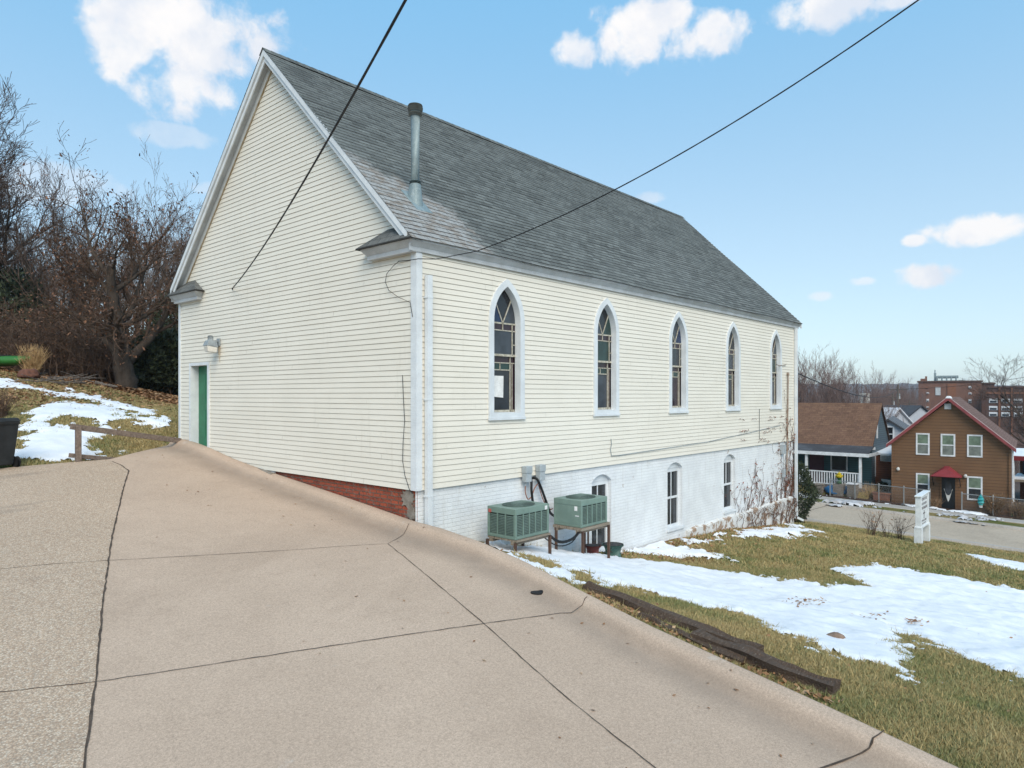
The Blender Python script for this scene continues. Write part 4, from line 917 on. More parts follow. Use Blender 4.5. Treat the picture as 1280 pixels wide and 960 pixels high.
# electrical: disconnect boxes, conduit, meter
for x in (2.83, 3.26):
    mb = MB(); mb.box(x-.085, -.14, -.10, x+.085, -.024, .20); mb.box(x-.095, -.152, .08, x+.095, -.02, .215); mb.tube([(x-.04, -.08, -.18), (x-.04, -.08, -.1)], .018, 8); bevel(mb.build('disconnect_box', M['box_grey'], church), .006)
mb = MB(); mb.tube([(17.26, -.06, 2.35), (17.25, -.05, 1.0), (17.24, -.035, -.3), (17.24, -.02, -1.2)], .028, 8); mb.lathe([(.028, 0), (.05, .03), (.05, .08), (.02, .13)], (17.26, -.06, 2.35), 10); co = mb.build('conduit', pmat('conduit_brown', (.27, .19, .14), .8, (.36, .30, .25), 5), church)
mb = MB(); mb.box(16.72, -.10, -.42, 16.95, .02, -.10); mb.tube([(16.83, -.06, -.42), (16.86, -.05, -1.0), (16.9, -.05, -1.05)], .014, 6); mb.box(16.83, -.08, -1.25, 16.97, .02, -.98); bevel(mb.build('meter_box', M['box_grey'], church), .01)
# wires stapled to the church
def wire(name, pts_, r, m=M['cable_black'], parent=church, n=5): mb = MB(); mb.tube(pts_, r, n); return mb.build(name, m, parent)
def droop(a, b, sag, n=24): a, b = Vector(a), Vector(b); return [a.lerp(b, t)-Vector((0, 0, sag*4*t*(1-t))) for t in [i/n for i in range(n+1)]]
wire('phone_wire', [(-.05, .32, 2.0), (-.045, .30, 1.6), (-.05, .26, 1.2), (-.045, .31, .8), (-.045, .32, .5), (-.045, .26, .25), (-.045, .14, .02), (-.05, .05, -.05)], .006)
wire('phone_wire', [(-.05, .42, 4.0), (-.06, .55, 3.94), (-.055, .75, 3.82), (-.05, .80, 3.68), (-.05, .70, 3.52), (-.05, .45, 3.38), (-.04, .12, 3.25), (-.04, .06, 3.0)], .006)
wire('phone_wire', [(5.95, -.032, .62), (5.97, -.034, .5), (5.92, -.034, .38), (5.96, -.034, .22), (6.3, -.034, .21), (8, -.034, .24), (11, -.034, .30), (14, -.034, .45), (16.6, -.034, .60)], .009, M['lamp_grey'])
wire('phone_wire', [(14.75, -.034, 1.2), (14.75, -.034, .2)], .007); wire('phone_wire', [(16.2, -.05, 2.72), (16.4, -.05, 2.68), (17.1, -.05, 2.74)], .012, M['vine'])
# ------------------------------------------------------------------ overhead cables
att = at_x(290, 361, -.03); far_ = at_Z(507, 0, 5.2); dirv = far_-att
mb = MB(); pz = [att+dirv*t+np.array([0, 0, -.35*4*t*(1-t)*.5]) for t in np.linspace(0, 1, 30)]; q = pz[-1]; dlast = pz[-1]-pz[-2]; pz += [q+dlast*k*3 for k in range(1, 9)]
mb.tube(pz, .012, 6); mb.tube([att, att+np.array([.06, 0, 0])], .02, 6); tag(mb.build('utility_cable', M['cable_black']), 'thick black overhead cable running down to the middle of the gable wall', 'cable')
a0 = np.array([-.06, .42, 4.0]); e1 = at_y(596, 314, -.30); far2 = at_Z(1148, 0, 8.5)
mb = MB(); pz = [a0, np.array([-.09, .1, 3.97]), np.array([-.07, -.12, 3.97]), np.array([.25, -.22, 4.0]), e1]; d2 = far2-e1
pz += [e1+d2*t-np.array([0, 0, .28*4*t*(1-t)]) for t in np.linspace(0, 1, 30)[1:]]; dl = pz[-1]-pz[-2]; pz += [pz[-1]+dl*k*3 for k in range(1, 9)]
mb.tube(pz, [.008]*5+[.010]*(len(pz)-5), 6); tag(mb.build('utility_cable', M['cable_black']), 'thin black overhead cable crossing the roof to the near eave corner', 'cable')
# ------------------------------------------------------------------ dead vines at the far end
def vine():
    mb = MB(); rs = random.Random(21)
    def run(x, z, ang, L, r, lev):
        P_ = [(x, 0, z)]; y = -.012
        n = int(L/.07)
        for i in range(n):
            ang += rs.uniform(-.45, .45); ang += (1.45-ang)*.035
            x += math.cos(ang)*.07; z += math.sin(ang)*.07
            if x > 18.0: ang = math.pi-ang; x = 17.98
            yy = (-.045 if z > 0 else .012)
            if z < -2.1: yy = -.12
            P_.append((x, yy-rs.uniform(0, .03), z))
            if lev < 2 and rs.random() < .13: run(x, z, ang+rs.choice((-1, 1))*rs.uniform(.5, 1.2), L*rs.uniform(.25, .5), r*.7, lev+1)
            if z > -1.9 and rs.random() < (.26 if z < 0 else .3): leaf(mb, (x+rs.uniform(-.05, .05), yy-.02, z+rs.uniform(-.05, .05)), rs.uniform(.015, .04), rs, 1, 1.2)
        if len(P_) < 3: return
        P_[0] = (P_[0][0], P_[1][1], P_[0][2]); mb.tube(P_, [r*(1-.6*i/len(P_)) for i in range(len(P_))], 4)
    for k in range(36): run(rs.uniform(12.9, 17.9), rs.uniform(-2.9, -2.1), rs.choice((.2, .6, 1.2, 1.9, 2.6)), rs.uniform(.7, 2.0), rs.uniform(.008, .014), 0)
    for k in range(6): run(rs.uniform(16.9, 17.9), -2.9, rs.uniform(1.3, 1.8), rs.uniform(2.2, 3.6), rs.uniform(.012, .02), 0)
    for k in range(5): run(17.25, rs.uniform(-.5, .6), rs.choice((.6, 2.6)), rs.uniform(.5, 1.6), .009, 1)
    for k in range(26):   # tufts still caught on the laps
        x, z = rs.uniform(13.0, 17.2), rs.choice((.1, .2, .4, .5, .8, .9))+rs.uniform(-.02, .02)
        P_ = [(x+i*.07, -.035-rs.uniform(0, .02), z+rs.uniform(-.035, .035)) for i in range(rs.randint(2, 7))]; mb.tube(P_, .005, 4)
        for p in P_: leaf(mb, p, rs.uniform(.012, .03), rs, 1, 1.2)
    return mb.build('dead_vine', [M['vine'], M['vine_leaf']])
tag(vine(), 'leafless brown vine climbing the far end of the white basement wall', 'vine')
# ------------------------------------------------------------------ air conditioners
def ac_unit(x, y, z, w, d, h, label, louvre_left, posts):
    root = empty('air_conditioner', (x, y, z), label, 'air conditioner', 'green air conditioners beside the basement wall')
    c = MB(); t = .02
    c.box(0, 0, h-.11, w, d, h); c.box(0, 0, 0, w, d, .05)           # top band, base pan
    for (px, py) in ((0, 0), (w-.05, 0), (0, d-.05), (w-.05, d-.05)): c.box(px, py, .05, px+.05, py+.05, h-.11)
    if not louvre_left: c.box(.004, .05, .05, .02, d-.05, h-.11)
    bevel(c.build('cabinet', M['ac_green'], root), .008)
    k = MB(); k.box(.03, .03, .05, w-.03, d-.03, h-.11); k.build('coil', M['ac_dark'], root)
    def louv(a, b, fixed, axis):
        g = MB(); n = 5 if b-a > .7 else 3; seg = (b-a)/n
        P_ = (lambda s, o, zz: (s, o, zz)) if axis == 'x' else (lambda s, o, zz: (o, s, zz))
        for i in range(n+1):
            s = a+seg*i
            if 0 < i < n: p0, p1 = P_(s-.012, fixed+.002, .05), P_(s+.012, fixed+.02, h-.11); g.box(*p0, *p1, 1)
        for r in range(13):
            zz = .058+r*(h-.175)/13
            p = [P_(a, fixed+.006, zz), P_(b, fixed+.006, zz), P_(b, fixed+.022, zz+.013), P_(a, fixed+.022, zz+.013)]; g.poly(p); g.poly([P_(a, fixed+.006, zz), P_(b, fixed+.006, zz), P_(b, fixed+.006, zz-.006), P_(a, fixed+.006, zz-.006)])
        return g.build('louvre', [M['ac_slat'], M['ac_green']], root)
    louv(.05, w-.05, 0, 'x')
    if louvre_left: louv(.05, d-.05, 0, 'y')
    fm = MB(); cx, cy, R0 = w/2, d/2, min(w, d)*.42
    for r in np.linspace(.06, R0, 8): fm.tube([(cx+r*1.15*math.cos(a), cy+r*math.sin(a), h+.018-.01*(r/R0)) for a in np.linspace(0, 6.283, 29)], .004, 4, cap=False)
    for a in np.linspace(0, math.pi, 7)[:-1]: fm.tube([(cx-R0*1.15*math.cos(a), cy-R0*math.sin(a), h+.008), (cx, cy, h+.022), (cx+R0*1.15*math.cos(a), cy+R0*math.sin(a), h+.008)], .006, 4)
    g = fm.build('fan_guard', M['ac_fin'], root); dk = MB(); dk.poly([(cx+R0*1.15*math.cos(a), cy+R0*math.sin(a), h+.003) for a in np.linspace(0, 6.283, 29)[:-1]]); 
    dk.build('fan_opening', M['ac_dark'], root)
    s = MB(); s.box(w-.13, -.004, h-.10, w-.06, .0, h-.03) if louvre_left else s.box(-.004, .10, h-.21, 0, .17, h-.12); s.build('sticker', M['sticker'], root)
    s = MB(); s.box(-.004, d-.10, h-.11, .0, d-.03, h-.05) if louvre_left else s.box(-.004, .06, h-.32, 0, .15, h-.30); s.build('sticker', M['sticker_red' if louvre_left else 'sticker'], root)
    p = MB()
    ov = .0 if louvre_left else .04; th_ = .035 if louvre_left else .055
    for i in range(4): yy = .01+i*(d-.02-.15)/3; p.box(-ov, yy-(.05 if i == 0 else 0), -th_, w+ov, yy+.15, -.004)
    for yy in (.03, d-.12): p.box(-ov, yy, -th_-.06, w+ov, yy+.08, -th_-.001)
    p.build('platform', M['wood_plank'], root)
    for (px, py) in posts:
        gz = Hs(x+px, y+py)-z; l = MB(); l.box(px-.022, py-.022, gz-.1, px+.022, py+.022, -.056 if True else 0); l.build('leg', M['rusty_steel'], root)
    return root
ac_unit(1.30, -1.12, -.90, .95, .68, .54, 'green louvred air conditioner nearest the driveway on a low plank platform', True, [(-.02, .66), (.0, -.0), (.97, -.0), (.97, .66)])
ac_unit(3.40, -1.02, -1.0, .92, .70, .54, 'green air conditioner with a plain side raised on tall rusty legs', False, [(-.02, .62), (.02, -.02), (.94, -.02), (.94, .62)])
def hose(pts_, r, m, label, cat='hose', name='insulated_line'):
    V_ = [Vector(p) for p in pts_]; out = []
    for i in range(len(V_)-1):
        p0, p1, p2, p3 = V_[max(i-1, 0)], V_[i], V_[i+1], V_[min(i+2, len(V_)-1)]
        for t in (0, .25, .5, .75): out.append(.5*((2*p1)+(p2-p0)*t+(2*p0-5*p1+4*p2-p3)*t*t+(3*p1-p0-3*p2+p3)*t**3))
    out.append(V_[-1]); mb = MB(); mb.tube(out, r, 8); return tag(mb.build(name, m, None, True), label, cat)
hose([(2.98, -.03, -.07), (2.95, -.10, -.10), (2.93, -.12, -.3), (3.0, -.12, -.7), (2.98, -.14, -1.0), (2.7, -.35, -1.02), (2.27, -.5, -.78)], .028, M['rubber_black'], 'left one of the two thick black lines dropping from the grey wall boxes')
hose([(3.05, -.03, -.05), (3.1, -.11, -.06), (3.22, -.13, -.25), (3.42, -.13, -.62), (3.5, -.15, -.8), (3.45, -.3, -.85)], .028, M['rubber_black'], 'right one of the two thick black lines, slanting behind the raised air conditioner')
hose([(2.26, -.8, -.72), (2.4, -.9, -.93), (2.7, -1.0, -1.16), (3.1, -1.02, -1.17), (3.45, -.95, -1.06)], .03, M['rubber_black'], 'sagging black hose slung between the two green air conditioners')
hose([(2.26, -.75, -.85), (2.5, -.85, -1.1), (2.8, -.92, -1.27), (3.2, -.95, -1.25), (3.5, -.9, -1.06)], .012, M['rubber_black'], 'thin black wire loop hanging below the sagging hose')
hose([(2.79, -.08, -.17), (2.77, -.09, -.3), (2.84, -.1, -.45), (2.96, -.1, -.40), (3.05, -.1, -.25), (3.2, -.09, -.15)], .011, M['copper_wire'], 'thin reddish wire looped under the grey wall boxes')
hose([(3.2, -.08, -.2), (3.32, -.1, -.5), (3.5, -.1, -.72), (3.65, -.1, -.74), (3.3, -.1, -.78)], .010, M['copper_wire'], 'thin reddish wire running down beside the right black line')
# buckets by the basement window
def bucket(x, y, r, h, m, label):
    z = Hs(x, y)-.02; root = empty('bucket', (x, y, z), label, 'bucket'); mb = MB(); mb.lathe([(r*.85, 0), (r, h), (r*1.06, h), (r*1.06, h-.03), (r*1.0, h-.03)], n=20)
    mb.v = mb.v; mb2 = MB(); k = 20
    b = mb.build('body', m, root, False); i_ = MB(); i_.poly([(r*.93*math.cos(t), r*.93*math.sin(t), h+.003) for t in np.linspace(0, 6.283, 21)[:-1]]); i_.build('dark_inside', M['rubber_black'], root)
    hnd = MB(); hnd.tube([(r*1.05*math.cos(t), -.02-r*.3*math.sin(t), h-.04-r*.6*math.sin(t)) for t in np.linspace(0, math.pi, 12)], .006, 5); hnd.build('handle', M['rusty_steel'], root)
bucket(5.35, -.48, .23, .30, M['bucket_green'], 'dull green tub on the snow below the basement window'); bucket(4.65, -.42, .17, .27, M['bucket_red'], 'dark red bucket behind the legs of the raised air conditioner')
mb = MB(); g0 = Hs(4.5, -.22); 
for dx in (0, .12): mb.tube([(4.72+dx, -.16, g0-.1), (4.72+dx, -.16, -1.05)], .022, 6)
tag(mb.build('steel_stake', M['rusty_steel']), 'pair of rusty pipe stakes against the wall by the red bucket', 'pipe')
# ------------------------------------------------------------------ things around the driveway
def noisy(o, amp, scale, seed=0):
    me = o.data
    for v in me.vertices:
        p = v.co*scale+Vector((seed*7.1, seed*3.3, 0)); v.co += Vector(mnoise.noise_vector(p))*amp
    me.update()
def rock(name, c, r, m, label, cat, seed, sub=3):
    import bmesh
    bm = bmesh.new(); bmesh.ops.create_icosphere(bm, subdivisions=sub, radius=1)
    for v in bm.verts:
        n = mnoise.noise_vector(v.co*1.4+Vector((seed, 0, 0)))*.28+mnoise.noise_vector(v.co*4+Vector((seed, 3, 0)))*.08; v.co = Vector(((v.co.x+n.x)*r[0], (v.co.y+n.y)*r[1], max(-.3, v.co.z+n.z)*r[2]))
    me = bpy.data.meshes.new(name); bm.to_mesh(me); bm.free(); me.materials.append(m); me.polygons.foreach_set('use_smooth', [True]*len(me.polygons)); o = bpy.data.objects.new(name, me); COL.objects.link(o); o.location = tuple(map(float, c)); o.rotation_euler = (0, 0, seed); return tag(o, label, cat)
# wheeled bin at the left edge
bp = on_drive(-5, 585); root = empty('wheeled_bin', bp, 'black wheeled rubbish bin standing at the back left of the pavement', 'bin', None, R_(200))
b = MB(); b.hexa([(-.22, -.24, .06), (.22, -.24, .06), (.22, .22, .06), (-.22, .22, .06), (-.29, -.31, .98), (.29, -.31, .98), (.29, .31, .98), (-.29, .31, .98)]); 
for s_ in (-.12, .12): b.box(s_-.02, -.33, .25, s_+.02, -.24, .9)
b.box(-.30, -.33, .93, .30, .33, .99); bevel(b.build('body', M['bin_black'], root), .025, 3)
l = MB(); l.hexa([(-.31, -.36, .99), (.31, -.36, .99), (.31, .34, .99), (-.31, .34, .99), (-.27, -.32, 1.05), (.27, -.32, 1.05), (.27, .30, 1.07), (-.27, .30, 1.07)]); l.box(-.25, -.39, 1.0, .25, -.36, 1.03); bevel(l.build('lid', M['bin_black'], root), .015)
h = MB(); h.tube([(-.2, .36, .98), (-.2, .42, 1.0), (.2, .42, 1.0), (.2, .36, .98)], .016, 8); h.build('handle', M['bin_black'], root)
for s_ in (-.27, .27): w_ = MB(); w_.tube([(s_-.03, .22, .12), (s_+.03, .22, .12)], .12, 16); w_.build('wheel', M['rubber_black'], root)
# low weathered railing along the back edge
pA = on_drive(100, 578); pA[1] += .12; gzA = Hs(pA[0], pA[1]); top = at_Z(88, 531, (pA-CAM)@AX_F); 
root = empty('wooden_railing', (pA[0], pA[1], gzA), 'low weathered grey wooden railing with one post beside the church corner', 'railing')
p_ = MB(); p_.box(-.055, -.055, -.15, .055, .055, top[2]-gzA-.02); bevel(p_.build('post', M['rail_wood'], root), .008)
def loc(q): return Vector(q)-Vector((pA[0], pA[1], gzA))
endp = at_x(226, 551, -.14); 
r_ = MB(); a_ = loc(at_Z(88, 533, (pA-CAM)@AX_F-.1)); b_ = loc(endp); r_.bar(a_, b_, .045, .13); bevel(r_.build('top_rail', M['rail_wood'], root), .008)
r_ = MB(); a_ = loc(at_Z(86, 569, (pA-CAM)@AX_F-.1)); b_ = loc(at_Z(160, 576, 16.6)); r_.bar(a_, b_, .04, .10); bevel(r_.build('lower_rail', M['rail_wood'], root), .008)
# decayed landscape timbers beside the lip
def tie(A, B, w, h, label, seed, lift=0):
    A = np.array(A); B = np.array(B); n = 34; mb = MB(); rings = []; wob = lambda t, s: .03*mnoise.noise(Vector((t*4.5, s, seed*1.7))); d = (B-A); L = np.linalg.norm(d); d /= L; side = np.array([-d[1], d[0], 0]); side /= np.linalg.norm(side); up = np.cross(d, side)*1.0
    if up[2] < 0: up = -up
    c = A
    root_ = np.array([A[0], A[1], A[2]])
    for i in range(n+1):
        t = i/n; p = d*L*t; ring = []
        for k in range(14):
            a = 2*math.pi*k/14+.22; ca, sa = math.cos(a), math.sin(a); q = max(abs(ca), abs(sa)); x, y = ca/q, sa/q
            e = 1+.22*mnoise.noise(Vector((t*L*2.5, k*1.1, seed)))+.26*mnoise.noise(Vector((t*L*.6, k*.8, seed+5)))
            gouge = max(0, mnoise.noise(Vector((t*L*1.1, k*.9, seed+9))))*1.1*(1 if y > 0 else .3)
            ww = 1+.38*mnoise.noise(Vector((t*5, 3.3, seed))); ring.append(p+side*(x*w/2*e*ww+wob(t, 0))+up*(y*h/2*(e-gouge)*(1+.3*mnoise.noise(Vector((t*4, 8.1, seed))))+wob(t, 5)*.5))
        rings.append(ring)
    for a, b in zip(rings[:-1], rings[1:]): mb.strip(a, b, close=True)
    mb.poly(rings[0][::-1]); mb.poly(rings[-1]); o = mb.build('landscape_timber', M['tie_wood'], None); o.location = tuple(A); return tag(o, label, 'timber')
def gp(px, py, lift): q = on_ground(px, py); q[2] += lift; return q
tie(gp(733, 737, .03), gp(950, 822, .05), .20, .18, 'long dark decayed timber beside the concrete lip, its top end nearest the air conditioners', 1)
tie(gp(868, 800, .04), gp(1046, 868, .05), .23, .19, 'cracked dark timber nearest the camera along the concrete lip', 2)
tie(gp(800, 772, .02), gp(930, 832, .02), .12, .11, 'thin broken timber strip wedged between the concrete lip and the longer timbers', 3)
rock('stone', gp(1045, 800, .02), (.13, .09, .08), M['rock_tan'], 'small tan stone poking out of the snow on the front lawn', 'stone', 2.1)
rock('stone', gp(672, 851, .0), (.0, .0, .0), M['rock_tan'], 'x x x x', 'stone', 1) if False else None
mb = MB(); rs = random.Random(12)
for (px, py, n, sp) in ((1010, 757, 60, .5), (1145, 782, 25, .3), (1090, 775, 20, .4)):
    q = on_ground(px, py)
    for k in range(n):
        x, y = q[0]+rs.gauss(0, sp), q[1]+rs.gauss(0, sp*.25); leaf(mb, (x, y, Hs(x, y)+.075), rs.uniform(.02, .045), rs)
tag(mb.build('leaf_litter', M['leaf_brown']), 'lines of brown leaves lying on top of the lawn snow', 'leaves', kind='stuff')
mb = MB(); rs = random.Random(44); e0, e1 = gp(735, 745, 0), gp(1048, 885, 0)
for k in range(420):
    t = rs.random(); x = e0[0]+(e1[0]-e0[0])*t+rs.gauss(.02, .07); y = e0[1]+(e1[1]-e0[1])*t+rs.gauss(0, .07)
    if x > edge_x(y)+.03: leaf(mb, (x, y, Hs(x, y)+rs.uniform(.01, .05)), rs.uniform(.015, .045), rs, 0, .8)
tag(mb.build('wood_debris', M['leaf_brown']), 'brown rotten wood chips and leaves between the lip and the timbers', 'debris', kind='stuff')
# church sign, edge on to the drive
sq = on_ground(1150, 680); sx, sy = 18.4, -4.0; sz = Hs(sx, sy)
root = empty('church_sign', (sx, sy, sz), 'white painted two post sign board on the lawn near the street', 'sign'); root.scale = (.80, .62, .86)
for xx, nm in ((0, 0), (1.42, 1)):
    p_ = MB(); p_.box(xx, -.02, -.1, xx+.14, .26, 1.82); p_.box(xx-.05, -.07, -.1, xx+.19, .31, .58); p_.box(xx-.02, -.04, .58, xx+.16, .28, .66); bevel(p_.build('post', M['sign_white'], root), .012)
b = MB(); b.box(.14, .03, .62, 1.42, .21, 1.80); bd = bevel(b.build('board', M['sign_white'], root), .006)
c = MB(); c.hexa([(-.06, -.05, 1.80), (1.66, -.05, 1.86), (1.66, .29, 1.86), (-.06, .29, 1.80), (-.06, -.05, 1.85), (1.66, -.05, 1.91), (1.66, .29, 1.91), (-.06, .29, 1.85)]); bevel(c.build('cap', M['sign_white'], root), .01)
c = MB(); c.box(-.06, -.05, .585, 1.62, .29, .63); c.build('lower_ledge', M['sign_white'], root)
t = MB(); rs = random.Random(4)
for (z, h_, x0, x1) in ((1.62, .11, .25, 1.3), (1.45, .09, .3, 1.25), (1.28, .10, .22, 1.33), (.80, .07, .3, 1.25), (.70, .05, .4, 1.1)):
    x = x0
    while x < x1:
        w_ = rs.uniform(.035, .075); t.box(x, .022, z, x+w_*.35, .03, z+h_); 
        if rs.random() < .6: t.box(x+w_*.35, .022, z+h_*rs.choice((0, .45, .8)), x+w_*.85, .03, z+h_*rs.choice((0, .45, .8))+h_*.2+.002)
        x += w_+.03
t.box(.72, .022, .90, .80, .03, 1.22); t.box(.58, .022, 1.08, .72, .03, 1.14); t.box(.80, .022, 1.08, .94, .03, 1.14)
t.build('lettering', M['sign_ink'], root)
# twiggy dead plants by the sign
def stems(name, x, y, n, h, spread, m, label, cat, seed, r=.006, group=None, leaves=0, lm=None):
    rs = random.Random(seed); mb = MB()
    for k in range(n):
        a = rs.uniform(0, 6.283); l = rs.uniform(.1, 1)*spread; P_ = [(rs.gauss(0, spread*.12), rs.gauss(0, spread*.12), -.05)]; hh = h*rs.uniform(.5, 1.1); tip = (P_[0][0]+math.cos(a)*l, P_[0][1]+math.sin(a)*l, hh)
        for t_ in (.35, .7, 1): P_.append(tuple(P_[0][i]*(1-t_**(1.4 if i < 2 else 1))+tip[i]*t_**(1.4 if i < 2 else 1)+rs.uniform(-.02, .02)*h for i in range(3)))
        mb.tube(P_, [r, r*.8, r*.6, r*.3], 3, 0, False)
        for q in range(rs.randint(1, 3)):
            b0 = Vector(P_[rs.randint(1, 2)]); b1 = b0+Vector((rs.uniform(-1, 1), rs.uniform(-1, 1), rs.uniform(.4, 1.2)))*h*.22; mb.tube([b0, b1], [r*.6, r*.25], 3, 0, False)
            if rs.random() < leaves: leaf(mb, b1, rs.uniform(.02, .045)*h, rs, 1, 1.)
    o = mb.build(name, [m, lm or m]); o.location = (x, y, Hs(x, y)); return tag(o, label, cat, group)
for i, (px, py, n, h, lb) in enumerate(((1090, 670, 26, 1.0, 'dry leafless bush on the lawn left of the white sign'), (1125, 674, 22, .95, 'thin dead stalks beside the left post of the white sign'), (1107, 672, 14, .7, 'sparse low dead weeds between the dry bush and the sign stalks'))):
    q = on_ground(px, py); stems('dead_shrub', q[0], q[1], n, h, .5, M['twig_brush'], lb, 'shrub', i+3, .007, None, .5, M['leaf_brown'])
# left slope: ornamental grass, red rock, logs, kayak, stump clump
q = on_ground(36, 470); stems('ornamental_grass', q[0]+.2, q[1]+.3, 240, 1.1, .55, M['straw'], 'dried golden clump of ornamental grass behind the red rock', 'grass clump', 9, .011)
rock('boulder', gp(36, 474, .12), (.42, .36, .26), M['rock_red'], 'rounded red brown boulder at the edge of the snow', 'boulder', 4.4)
def log(px0, py0, px1, py1, r, label, Z=None):
    a = on_ground(px0, py0); b = on_ground(px1, py1); a[2] += r; b[2] += r; mb = MB(); k = 8; mb.tube([Vector(a).lerp(Vector(b), i/k)+Vector(mnoise.noise_vector(Vector((i*.7, r*40, px0))))*.06 for i in range(k+1)], [r*(1-.4*i/k) for i in range(k+1)], 8); return tag(mb.build('fallen_branch', M['log_grey']), label, 'branch')
log(48, 466, 62, 462, .07, 'short grey log lying behind the golden grass clump'); log(45, 471, 60, 468, .06, 'grey log lying on the snow right of the boulder')
log(120, 481, 147, 486, .07, 'pale fallen branch on the leaf litter left of the oak trunk')
q = on_ground(0, 462); root = empty('kayak', (q[0], q[1]+.2, Hs(q[0], q[1]+.2)+.30), 'bright green plastic kayak lying at the top of the slope', 'kayak', None, -.9)
mb = MB(); sec = []
for i in range(15):
    t_ = i/14; w_ = .34*math.sin(math.pi*min(1, max(.03, t_)))**.6; sec.append([(-1.3+2.6*t_, w_*math.cos(a), .20*math.sin(a)*(w_/.34)**.5+.12*(2*t_-1)**4) for a in np.linspace(0, 6.283, 13)[:-1]])
for a_, b_ in zip(sec[:-1], sec[1:]): mb.strip(a_, b_, close=True)
mb.poly(sec[0]); mb.poly(sec[-1][::-1]); mb.build('hull', M['kayak_green'], root, True); mb = MB(); mb.tube([(.45*math.cos(a), .20*math.sin(a), .19) for a in np.linspace(0, 6.283, 17)], .03, 6); mb.build('cockpit_rim', M['rubber_black'], root)
q = on_ground(-2, 465); mb = MB(); 
import bmesh
rock('tarp_bundle', (q[0]-.45, q[1]+.3, Hs(q[0], q[1])+.1), (.5, .4, .45), M['tarp_navy'], 'dark navy tarpaulin bundle next to the green kayak', 'tarpaulin', 7.3)
q = on_ground(4, 522); stems('dead_shrub', q[0], q[1], 90, .75, .55, M['twig_brush'], 'low brown dead shrub on the slope above the wheeled bin', 'shrub', 31, .008, None, .7, M['leaf_brown'])
q = on_ground(80, 480); mb = MB(); rs = random.Random(3)
for k in range(40): a = rs.uniform(0, 6.28); p0 = Vector((q[0]+rs.gauss(0, .5), q[1]+rs.gauss(0, .3), 0)); p0.z = Hs(p0.x, p0.y)+rs.uniform(.02, .25); mb.tube([p0, p0+Vector((math.cos(a), math.sin(a), rs.uniform(-.1, .3)))*rs.uniform(.4, 1.1)], [.02, .008], 4)
tag(mb.build('brush_pile', M['log_grey']), 'loose pile of grey sticks on the snow right of the boulder', 'brush pile')
# clipped evergreen at the far church corner
def evergreen(name, x, y, h, rx, ry, n, seed, label, cat, m=None, group=None, ls=.05):
    rs = np.random.RandomState(seed); root = empty(name, (x, y, Hs(x, y)), label, cat, group); mb = MB(); mb.tube([(0, 0, -.1), (.02, 0, h*.8)], [.06, .02], 6); mb.build('trunk', M['bark'], root)
    ph = rs.rand(6)*6.28; v = rs.normal(size=(n, 3)); v /= np.linalg.norm(v, axis=1)[:, None]; rad = (.62+.40*rs.rand(n)**.5); lump = 1+.10*np.sin(v[:, 0]*5+ph[0])*np.sin(v[:, 1]*5+ph[1])+.10*np.sin(v[:, 2]*7+ph[2])+.06*np.sin(v[:, 0]*13+ph[3])*np.sin(v[:, 2]*11)
    c = v*(rad*lump)[:, None]*np.array([rx, ry, h/2])+np.array([0, 0, h*.52]); d = v+rs.normal(size=(n, 3))*.7; d[:, 2] += .4; d /= np.linalg.norm(d, axis=1)[:, None]; s = np.cross(d, rs.normal(size=(n, 3))); s /= np.linalg.norm(s, axis=1)[:, None]
    L = ls*(.6+.8*rs.rand(n))[:, None]; V = np.stack([c-s*L*.45, c+s*L*.45, c+d*L*1.6], 1).reshape(-1, 3); raw_mesh('foliage', V, np.arange(3*n).reshape(-1, 3), m or M['leaf_evergreen'], False, root); return root
evergreen('evergreen_shrub', 19.9, .72, 2.3, .86, .86, 9000, 3, 'dense dark green clipped evergreen beside the far church corner', 'shrub')
